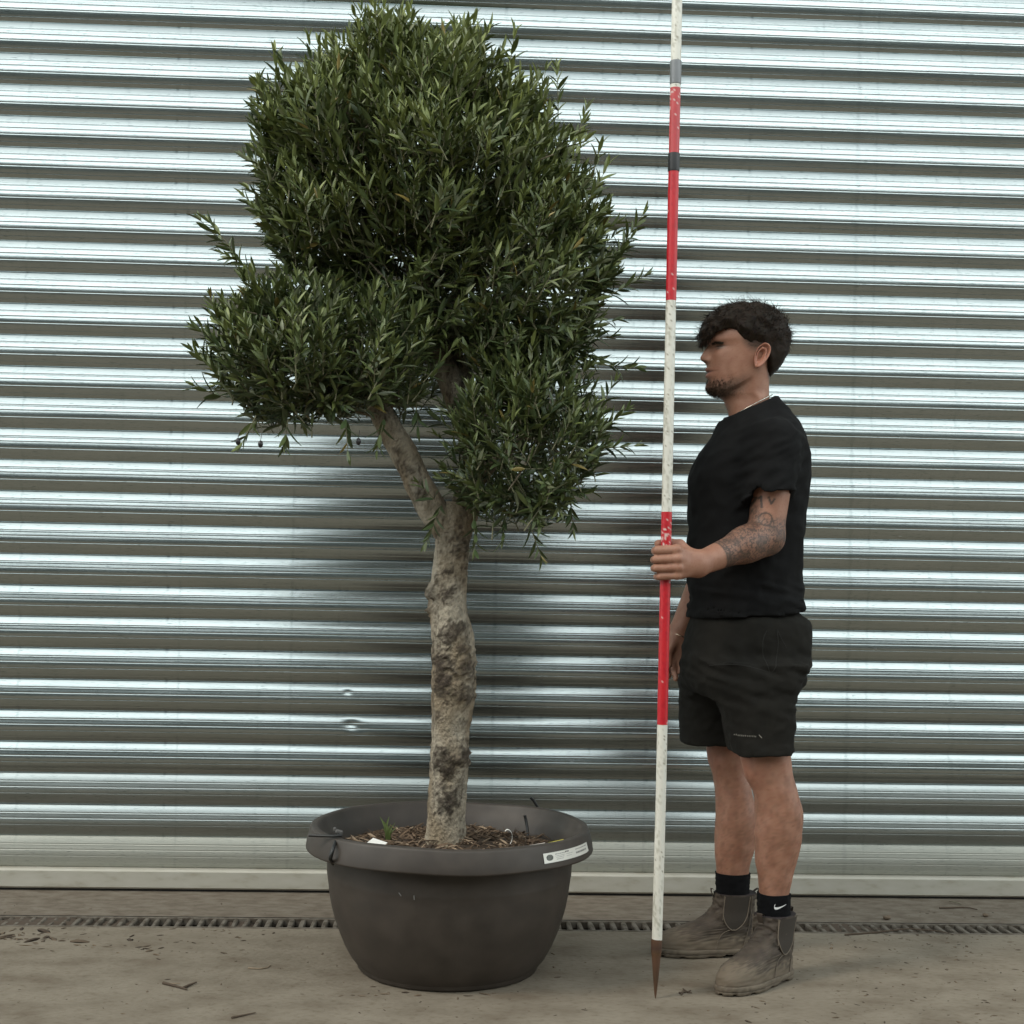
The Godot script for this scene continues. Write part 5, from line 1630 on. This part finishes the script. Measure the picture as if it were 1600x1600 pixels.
	twill.albedo_color = lin(0.016, 0.0148, 0.0125)
	twill.rim = 0.03
	var so := obj("shorts", ob.build(), twill, pe, -P0)
	var sm := MB.new()
	for l in [[Vector2(0.824, 0.924), Vector2(0.814, 0.899), Vector2(0.815, 0.863), Vector2(0.826, 0.824), Vector2(0.831, 0.818)], [Vector2(0.851, 0.925), Vector2(0.855, 0.892), Vector2(0.850, 0.853), Vector2(0.837, 0.821), Vector2(0.831, 0.816)], [Vector2(0.852, 0.927), Vector2(0.866, 0.900), Vector2(0.878, 0.880)], [Vector2(0.679, 0.830), Vector2(0.730, 0.836), Vector2(0.780, 0.830), Vector2(0.831, 0.816)]]:
		seam(sm, shorts_field, l, 0.0010)
	var tm := mat(lin(0.017, 0.0155, 0.013), 0.9)
	obj("pocket_seam", sm.build(), tm, so)
	# small pale print above the hem: two short illegible words between slanted strokes
	var pr := MB.new()
	for wd in [[-0.0148, 0.0098], [0.0140, 0.0361]]:
		var xx: float = wd[0]
		while xx < wd[1]:
			print_bar(pr, xx, (rng.randf() - 0.5) * 0.0016 - xx * 0.02, 0.0012, 0.0033 + 0.0016 * rng.randf(), 0.0)
			xx += 0.0034 + 0.0010 * rng.randf()
	print_bar(pr, 0.0459, 0.0, 0.0016, 0.0115, 0.75)
	var ink := obj("hem_print", pr.build(), mat(lin(0.3, 0.28, 0.24), 0.8), so)
	ink.set_meta("label", "small pale printed lettering above the hem")
	print("shorts ", Time.get_ticks_msec() - T)

	# socks
	var knit: StandardMaterial3D = cloth.duplicate()
	knit.albedo_color = lin(0.006, 0.006, 0.007)
	for s in [[near_leg, 0.1556, 0.2284], [far_leg, 0.1485, 0.2297]]:
		var k := MB.new()
		leg(k, s[0], 0.0035, s[1], s[2], false)
		var sock := obj("sock", k.build(), knit, pe, -P0)
		if s[0] == near_leg:
			# white curved tick mark
			var sw := MB.new()
			var top := []; var bot := []
			var f := func(p: Vector3) -> float:
				var r := rowat(near_leg, p.y)
				var x: float = abs(p.x - (r[1] + r[2]) / 2) / ((r[2] - r[1]) / 2 + 0.0035)
				var z: float = abs(p.z - r[4]) / (r[3] + 0.0035)
				return (pow(pow(x, 2.15) + pow(z, 2.15), 1 / 2.15) - 1.0) * 0.04
			for i in 15:
				var u := i / 14.0
				var c: Vector2 = catmull([Vector2(0.864, 0.208), Vector2(0.861, 0.200), Vector2(0.867, 0.197), Vector2(0.878, 0.200), Vector2(0.894, 0.207)], u * 3.999)
				var w := 0.0028 * sin(PI * pow(u, 0.7)) + 0.0004
				top.push_back(touch(f, c.x, c.y + w) + Vector3(0.0006, 0, 0.0018)); bot.push_back(touch(f, c.x, c.y - w) + Vector3(0.0006, 0, 0.0018))
			sw.grid([top, bot], false)
			obj("tick_mark", sw.build(), mat(lin(0.7, 0.7, 0.7), 0.7), sock)
	# boots
	boot(pe, Vector3(0.8778, 0, 0.966), deg_to_rad(41.0))
	boot(pe, Vector3(0.8225, 0, 0.72), deg_to_rad(3.0))
	# chain and bracelet
	var ch := MB.new()
	var q1 := []; var q2 := []
	for i in 61:
		var a := TAU * i / 60.0
		var x := lerpf(0.7504, 0.8654, 0.5 - 0.5 * cos(a))
		var y := lerpf(1.4976, 1.5615, 0.5 - 0.5 * cos(a))
		q1.push_back(Vector3(x, y, 0.85 + sin(a) * 0.0605)); q2.push_back(0.0010 + 0.0007 * (i % 2))
	ch.tube(q1, q2, 6, false)
	obj("necklace", ch.build(), mat(lin(0.6, 0.58, 0.52), 0.25, 1.0), pe, -P0)
	var bc := MB.new()
	q1 = []; q2 = []
	for i in 41:
		var a := TAU * i / 40.0
		q1.push_back(Vector3(0.6530, 0.8933, 0.6800) + Vector3(cos(a) * 0.031, -cos(a) * 0.010, sin(a) * 0.031)); q2.push_back(0.0013 + 0.0008 * (i % 2))
	bc.tube(q1, q2, 6, false)
	obj("bracelet", bc.build(), mat(lin(0.75, 0.6, 0.45), 0.25, 1.0), pe, -P0)
	print("person ", Time.get_ticks_msec() - T)

# short flat bar of print on the near leg of the shorts, offset in metres from the middle of the words
func print_bar(b: MB, x: float, y: float, w: float, h: float, turn: float) -> void:
	var ce := Vector2(0.758, 0.653) + Vector2(x, y)
	var q := []
	for s in [[-1, -1], [1, -1], [1, 1], [-1, 1]]:
		var v := Vector2(s[0] * w / 2, s[1] * h / 2).rotated(turn)
		q.push_back(touch(shorts_field, ce.x + v.x, ce.y + v.y) + Vector3(0, 0, 0.0016))
	b.flat_quad(q[0], q[1], q[2], q[3])

# a point of the face at a height and an angle from the front; zero where the skin is not beard or brow
func face_pt(y: float, a: float) -> Vector3:
	var r := rowat(head_rows, y)
	var xm := lerpf(r[1], r[2], 0.56)
	var z: float = r[3] * sign(sin(a)) * pow(abs(sin(a)), 2.0 / 2.15)
	var x: float = xm - pow(abs(cos(a)), 2.0 / 1.72) * (xm - r[1])
	return Vector3(x, y, 0.85 + z)

# ---------------------------------------------------------------- boots
var boot_rows := [[0.012, -0.222, 0.056, 0.050], [0.022, -0.231, 0.058, 0.0525], [0.034, -0.232, 0.058, 0.053], [0.047, -0.228, 0.057, 0.052], [0.058, -0.213, 0.056, 0.0505], [0.068, -0.186, 0.055, 0.049], [0.078, -0.156, 0.054, 0.0475], [0.090, -0.125, 0.053, 0.0455], [0.105, -0.096, 0.051, 0.044], [0.125, -0.076, 0.049, 0.043], [0.150, -0.066, 0.051, 0.0455], [0.174, -0.063, 0.055, 0.0485]]

func foot_w(x: float, y: float) -> float:
	var k: float = rowat([[-0.24, 0.95], [-0.17, 1.06], [-0.12, 1.0], [-0.05, 0.86], [0.0, 0.84], [0.06, 0.86]], x)[1]
	return lerpf(k, 1.0, sstep(0.05, 0.11, y))

func boot_pt(y: float, a: float, grow := 0.0) -> Vector3:
	var r := rowat(boot_rows, y)
	var xm := lerpf(r[1], r[2], 0.5)
	var e := 2.0 / 2.35
	var x: float = xm - sign(cos(a)) * pow(abs(cos(a)), e) * ((r[2] - r[1]) / 2 + grow)
	var z: float = sign(sin(a)) * pow(abs(sin(a)), e) * (r[3] + grow) * foot_w(x, y)
	var w := 0.0022 * nz.get_noise_3d(x * 28, y * 34, z * 28 + 5) + 0.0032 * sstep(0.03, 0.08, y) * nz.get_noise_3d(x * 50, y * 95 + x * 70, z * 30) + 0.0012 * nz.get_noise_3d(x * 120, y * 120, z * 120)
	return Vector3(x, y, z) + Vector3(-cos(a), 0, sin(a)) * w

func boot(pe: Node3D, at: Vector3, turn: float) -> void:
	var leather := mat(Color.WHITE, 0.82, 0.0, true)
	var root := Node3D.new()
	root.name = "boot"
	pe.add_child(root, true)
	root.position = at - P0
	root.rotation.y = turn
	var up := MB.new()
	var rings := []; var cols := []
	for i in 60:
		var y := lerpf(0.012, 0.174, i / 59.0)
		var r := []; var c := []
		for j in 72:
			var p := boot_pt(y, TAU * j / 72)
			r.push_back(p)
			var k := 0.5 + 0.5 * nz.get_noise_3d(p.x * 30, p.y * 30, p.z * 30 + at.z * 9)
			var k2 := 0.5 + 0.5 * nz.get_noise_3d(p.x * 120, p.y * 120, p.z * 120)
			var col := Color(0.04, 0.03, 0.023).lerp(Color(0.082, 0.063, 0.047), k)
			# dried mud, thickest on toe and foot
			var mud: float = sstep(0.35, 0.75, k2 * 0.5 + 0.5 * sstep(0.1, 0.02, p.y) + 0.25 * sstep(-0.12, -0.2, p.x))
			col = col.lerp(Color(0.175, 0.138, 0.098), 0.7 * mud)
			c.push_back(col)
		rings.push_back(r); cols.push_back(c)
	up.grid(rings, true, cols)
	up.cap(rings[-1], false, Color(0.02, 0.015, 0.012))
	var u := obj("upper", up.build(), leather, root)
	# sole with a raised arch, welt and blocky tread
	var so := MB.new()
	rings = []; cols = []
	for l in [[0.0, -0.004], [0.002, 0.002], [0.010, 0.0035], [0.0105, 0.0015], [0.0125, 0.0015], [0.013, 0.0042], [0.021, 0.0045], [0.024, 0.001]]:
		var r := []; var c := []
		for j in 96:
			var a := TAU * j / 96
			var p := boot_pt(0.024, a, l[1])
			var arch: float = 0.010 * sstep(-0.055, -0.035, p.x) * sstep(0.012, -0.006, p.x)
			p.y = l[0] + (arch if l[0] < 0.008 else 0.0)
			if l[0] < 0.003 and (j / 2) % 4 == 0: p.y += 0.004
			p.y = max(p.y, 0.0)
			r.push_back(p)
			var k := 0.5 + 0.5 * nz.get_noise_3d(p.x * 70, p.y * 70, p.z * 70)
			c.push_back(Color(0.08, 0.062, 0.045).lerp(Color(0.18, 0.146, 0.106), k))
		rings.push_back(r); cols.push_back(c)
	so.grid(rings, true, cols)
	so.cap(rings[0], true, Color(0.08, 0.06, 0.045)); so.cap(rings[-1], false, Color(0.1, 0.08, 0.06))
	obj("sole", so.build(), leather, root)
	# elastic side panels with stitched edge
	for s in [1, -1]:
		var g := MB.new()
		rings = []
		var edge := []; var er := []
		for i in 17:
			var v := i / 16.0
			var y := lerpf(0.078, 0.171, v)
			var half := 0.035 * pow(sin(PI / 2 * min(v * 1.9 + 0.03, 1.0)), 0.6)
			var r := []
			for j in 9:
				var x := -0.008 - 0.010 * (1.0 - v) + (j / 4.0 - 1.0) * half
				r.push_back(side_pt(x, y, s, 0.0018))
			rings.push_back(r)
		if s < 0:
			for r in rings: r.reverse()
		g.grid(rings, false)
		obj("elastic_panel", g.build(), mat(lin(0.042, 0.034, 0.027), 0.95), root)
		for i in 16: edge.push_back(rings[16 - i][0])
		for i in 9: edge.push_back(rings[0][i])
		for i in range(1, 17): edge.push_back(rings[i][8])
		for e in edge: er.push_back(0.0016)
		var et := MB.new()
		et.tube(edge, er, 5, false)
		obj("stitching", et.build(), mat(lin(0.15, 0.12, 0.09), 0.85), root)
	for l in [[[-0.070, 0.026], [-0.062, 0.05], [-0.048, 0.07], [-0.024, 0.080]], [[0.010, 0.026], [0.022, 0.06], [0.030, 0.10], [0.033, 0.14], [0.034, 0.172]], [[-0.045, 0.172], [-0.046, 0.13], [-0.050, 0.105]]]:
		for s in [1, -1]:
			var sp := []; var sr := []
			for i in l.size() * 4 - 3:
				var c: Vector2 = catmull(l.map(func(e): return Vector2(e[0], e[1])), i / 4.0)
				sp.push_back(side_pt(c.x, c.y, s, 0.0008)); sr.push_back(0.0013)
			var sb := MB.new()
			sb.tube(sp, sr, 5, true)
			obj("seam", sb.build(), mat(lin(0.13, 0.105, 0.08), 0.9), root)
	# pull loops
	for s in [[-0.062, -1.0], [0.052, 1.0]]:
		var t := MB.new()
		rings = []
		for i in 11:
			var a := PI * i / 10.0
			var ce := Vector3(s[0] + s[1] * (0.003 + 0.012 * sin(a)), 0.155 + 0.022 * sin(a * 0.5) + 0.012 * sin(a), 0)
			ce.x -= s[1] * 0.006 * (i / 10.0)
			rings.push_back([ce + Vector3(0, 0, -0.009), ce + Vector3(s[1] * 0.001, 0.001, 0), ce + Vector3(0, 0, 0.009)])
		t.grid(rings, false)
		obj("pull_loop", t.build(), mat(lin(0.05, 0.035, 0.025), 0.9), root)

func side_pt(x: float, y: float, s: float, grow: float) -> Vector3:
	var r := rowat(boot_rows, y)
	var xm: float = (r[1] + r[2]) / 2
	var u: float = clamp(abs(x - xm) / ((r[2] - r[1]) / 2), 0.0, 0.995)
	var z: float = pow(1.0 - pow(u, 2.35), 1.0 / 2.35) * r[3] * foot_w(x, y) + grow + 0.0015
	return Vector3(x, y, s * z)

# ---------------------------------------------------------------- what lies on the concrete
func litter() -> void:
	var vm := mat(Color.WHITE, 0.95, 0.0, true)
	var b := MB.new()
	var rr := []
	for i in 4:
		var u := i / 3.0
		var w := 0.5 * sin(PI * (0.12 + 0.76 * u))
		rr.push_back([Vector3(u - 0.5, 0.0, -w), Vector3(u - 0.5, 0.45 * w, -w * 0.2), Vector3(u - 0.5, 0.3 * w, w * 0.4), Vector3(u - 0.5, 0.0, w)])
	b.grid(rr, true)
	b.cap(rr[0], true); b.cap(rr[3])
	var crumb := b.build()
	var tf := []; var cs := []
	# clusters: centre, spread, count, largest size
	for c in [[Vector2(-1.224, 0.601), 0.07, 0.035, 60, 0.026], [Vector2(-1.130, 0.584), 0.1, 0.08, 26, 0.014], [Vector2(-0.851, 0.700), 0.12, 0.06, 22, 0.016], [Vector2(-0.802, 0.595), 0.2, 0.12, 30, 0.010], [Vector2(-0.663, 0.612), 0.2, 0.08, 18, 0.010], [Vector2(-0.473, 0.820), 0.25, 0.2, 26, 0.009], [Vector2(-0.937, 1.012), 0.4, 0.25, 40, 0.008], [Vector2(-0.616, 1.168), 0.5, 0.15, 30, 0.008], [Vector2(1.370, 0.562), 0.18, 0.06, 60, 0.010], [Vector2(1.338, 0.770), 0.2, 0.12, 70, 0.008], [Vector2(1.117, 1.132), 0.2, 0.1, 70, 0.008], [Vector2(1.401, 0.895), 0.25, 0.2, 60, 0.008], [Vector2(1.374, 1.231), 0.2, 0.15, 30, 0.010], [Vector2(0.942, 1.290), 0.15, 0.08, 24, 0.012], [Vector2(0.013, 1.207), 0.5, 0.1, 24, 0.009], [Vector2(-0.139, 1.094), 0.05, 0.03, 8, 0.018], [Vector2(0.125, 1.126), 0.06, 0.02, 8, 0.014], [Vector2(0.405, 0.920), 0.2, 0.15, 18, 0.010], [Vector2(0.474, 1.298), 0.4, 0.15, 24, 0.008], [Vector2(1.536, 0.244), 0.5, 0.04, 30, 0.008], [Vector2(-0.781, 0.264), 0.9, 0.05, 40, 0.007], [Vector2(-0.289, 1.312), 1.0, 0.3, 60, 0.006], [Vector2(0.542, 0.792), 1.3, 0.5, 90, 0.005]]:
		for i in c[3]:
			var p := Vector2(c[0].x + rng.randfn(0, c[1]), c[0].y + rng.randfn(0, c[2]))
			if p.y < 0.08: p.y = 0.1 + rng.randf() * 0.2
			if p.y > 0.355 and p.y < 0.486: p.y = 0.49 + rng.randf() * 0.03
			var y := 0.0 if p.y > 0.48 else 0.003
			if Vector2(p.x - POT.x, p.y - POT.z).length() < 0.235: continue
			var s: float = c[4] * 1.5 * (0.25 + 0.75 * pow(rng.randf(), 2.0))
			tf.push_back(Transform3D(Basis(Vector3.UP, rng.randf() * TAU).scaled_local(Vector3(s * rng.randf_range(0.8, 1.8), s * rng.randf_range(0.3, 0.9), s * rng.randf_range(0.35, 0.9))), Vector3(p.x, y, p.y)))
			cs.push_back(Color(0.045, 0.03, 0.02).lerp(Color(0.16, 0.115, 0.075), pow(rng.randf(), 1.4)))
	var mm := MultiMesh.new()
	mm.transform_format = MultiMesh.TRANSFORM_3D
	mm.use_colors = true
	mm.mesh = crumb
	mm.instance_count = tf.size()
	for i in tf.size():
		mm.set_instance_transform(i, tf[i]); mm.set_instance_color(i, cs[i])
	var mi := MultiMeshInstance3D.new()
	mi.name = "ground_litter"
	mi.multimesh = mm
	mi.material_override = vm
	add_child(mi)
	tag(mi, "crumbs of soil and bark scattered over the concrete", "litter", "", "stuff")

	var wood := mat(lin(0.075, 0.052, 0.035), 0.95)
	var pale := mat(lin(0.26, 0.2, 0.14), 0.95)
	twig("twig", "forked dry twig lying on the concrete in front of the drain", [[Vector2(-0.710, 1.051), Vector2(-0.672, 1.078), Vector2(-0.640, 1.105)], [Vector2(-0.652, 1.094), Vector2(-0.641, 1.067), Vector2(-0.627, 1.044)]], 0.004, wood)
	twig("straw_bit", "pale bit of straw beside the forked twig", [[Vector2(-0.709, 1.046), Vector2(-0.686, 1.051), Vector2(-0.667, 1.048)]], 0.002, pale)
	twig("twig", "thin curved dark twig on the open concrete", [[Vector2(-0.495, 1.325), Vector2(-0.471, 1.306), Vector2(-0.445, 1.286)]], 0.003, wood)
	twig("twig", "small branching sprig of dry stalks beside the pole point", [[Vector2(0.600, 1.105), Vector2(0.619, 1.093), Vector2(0.632, 1.104)], [Vector2(0.619, 1.093), Vector2(0.616, 1.066)], [Vector2(0.622, 1.099), Vector2(0.633, 1.082)], [Vector2(0.608, 1.105), Vector2(0.602, 1.121)]], 0.003, wood)
	twig("stalk", "long thin dry stalk lying along the drain grating", [[Vector2(1.194, 0.509), Vector2(1.279, 0.484), Vector2(1.402, 0.465), Vector2(1.494, 0.481), Vector2(1.527, 0.498)]], 0.0028, wood)
	twig("stalk", "short dark stalk lying by the foot of the shutter", [[Vector2(1.600, 0.169), Vector2(1.671, 0.158), Vector2(1.702, 0.161), Vector2(1.718, 0.186)]], 0.003, wood)
	twig("stalk", "slim dry stalk with a pale tip near the drain", [[Vector2(-0.516, 0.907), Vector2(-0.486, 0.913), Vector2(-0.466, 0.900), Vector2(-0.462, 0.875)]], 0.0025, pale)
	# a small dry leaf and two pebbles near the shutter
	var lf := MB.new()
	lf.merge(leaf_shape(), Transform3D(Basis(Vector3(1, 0, 0), -PI / 2 + 0.25) .scaled(Vector3(0.04, 0.04, 0.04)), Vector3.ZERO).rotated(Vector3.UP, 0.9))
	var g := Vector2(1.690, 0.117)
	tag(obj("fallen_leaf", lf.build(), mat(lin(0.12, 0.11, 0.07), 0.8), self, Vector3(g.x, 0.006, g.y)), "greyish fallen leaf at the foot of the shutter", "leaf")
	pebble(Vector2(1.379, 0.320), 0.012, "rounded brown pebble beside the drain")
	pebble(Vector2(1.712, 0.271), 0.010, "flat brown pebble between drain and shutter")

func twig(called: String, label: String, lines: Array, r: float, m: Material) -> void:
	var b := MB.new()
	var o := Vector3(lines[0][0].x, 0.0, lines[0][0].y)
	for l in lines:
		var pts := []; var rad := []
		for i in l.size():
			var p: Vector2 = l[i]
			pts.push_back(Vector3(p.x, (0.0 if p.y > 0.48 else 0.003) + r * 0.9 + (0.006 if p.y > 0.355 and p.y < 0.482 else 0.0), p.y) - o)
			rad.push_back(r * lerpf(1.0, 0.5, float(i) / max(l.size() - 1, 1)))
		b.tube(pts, rad, 6)
	tag(obj(called, b.build(), m, self, o), label, "twig")

func pebble(at: Vector2, r: float, label: String) -> void:
	var b := MB.new()
	var prof := []
	for i in 9:
		var a := PI * i / 8.0
		prof.push_back(Vector2(r * sin(a), -r * 0.6 * cos(a) + r * 0.55))
	b.lathe(prof, Vector3.ZERO, 14)
	for i in b.v.size(): b.v[i] *= 1.0 + 0.25 * nz.get_noise_3dv(b.v[i] * 60.0 + Vector3(at.x, 0, at.y) * 30.0)
	tag(obj("pebble", b.build(), mat(lin(0.13, 0.095, 0.065), 0.95), self, Vector3(at.x, 0.003, at.y)), label, "pebble")
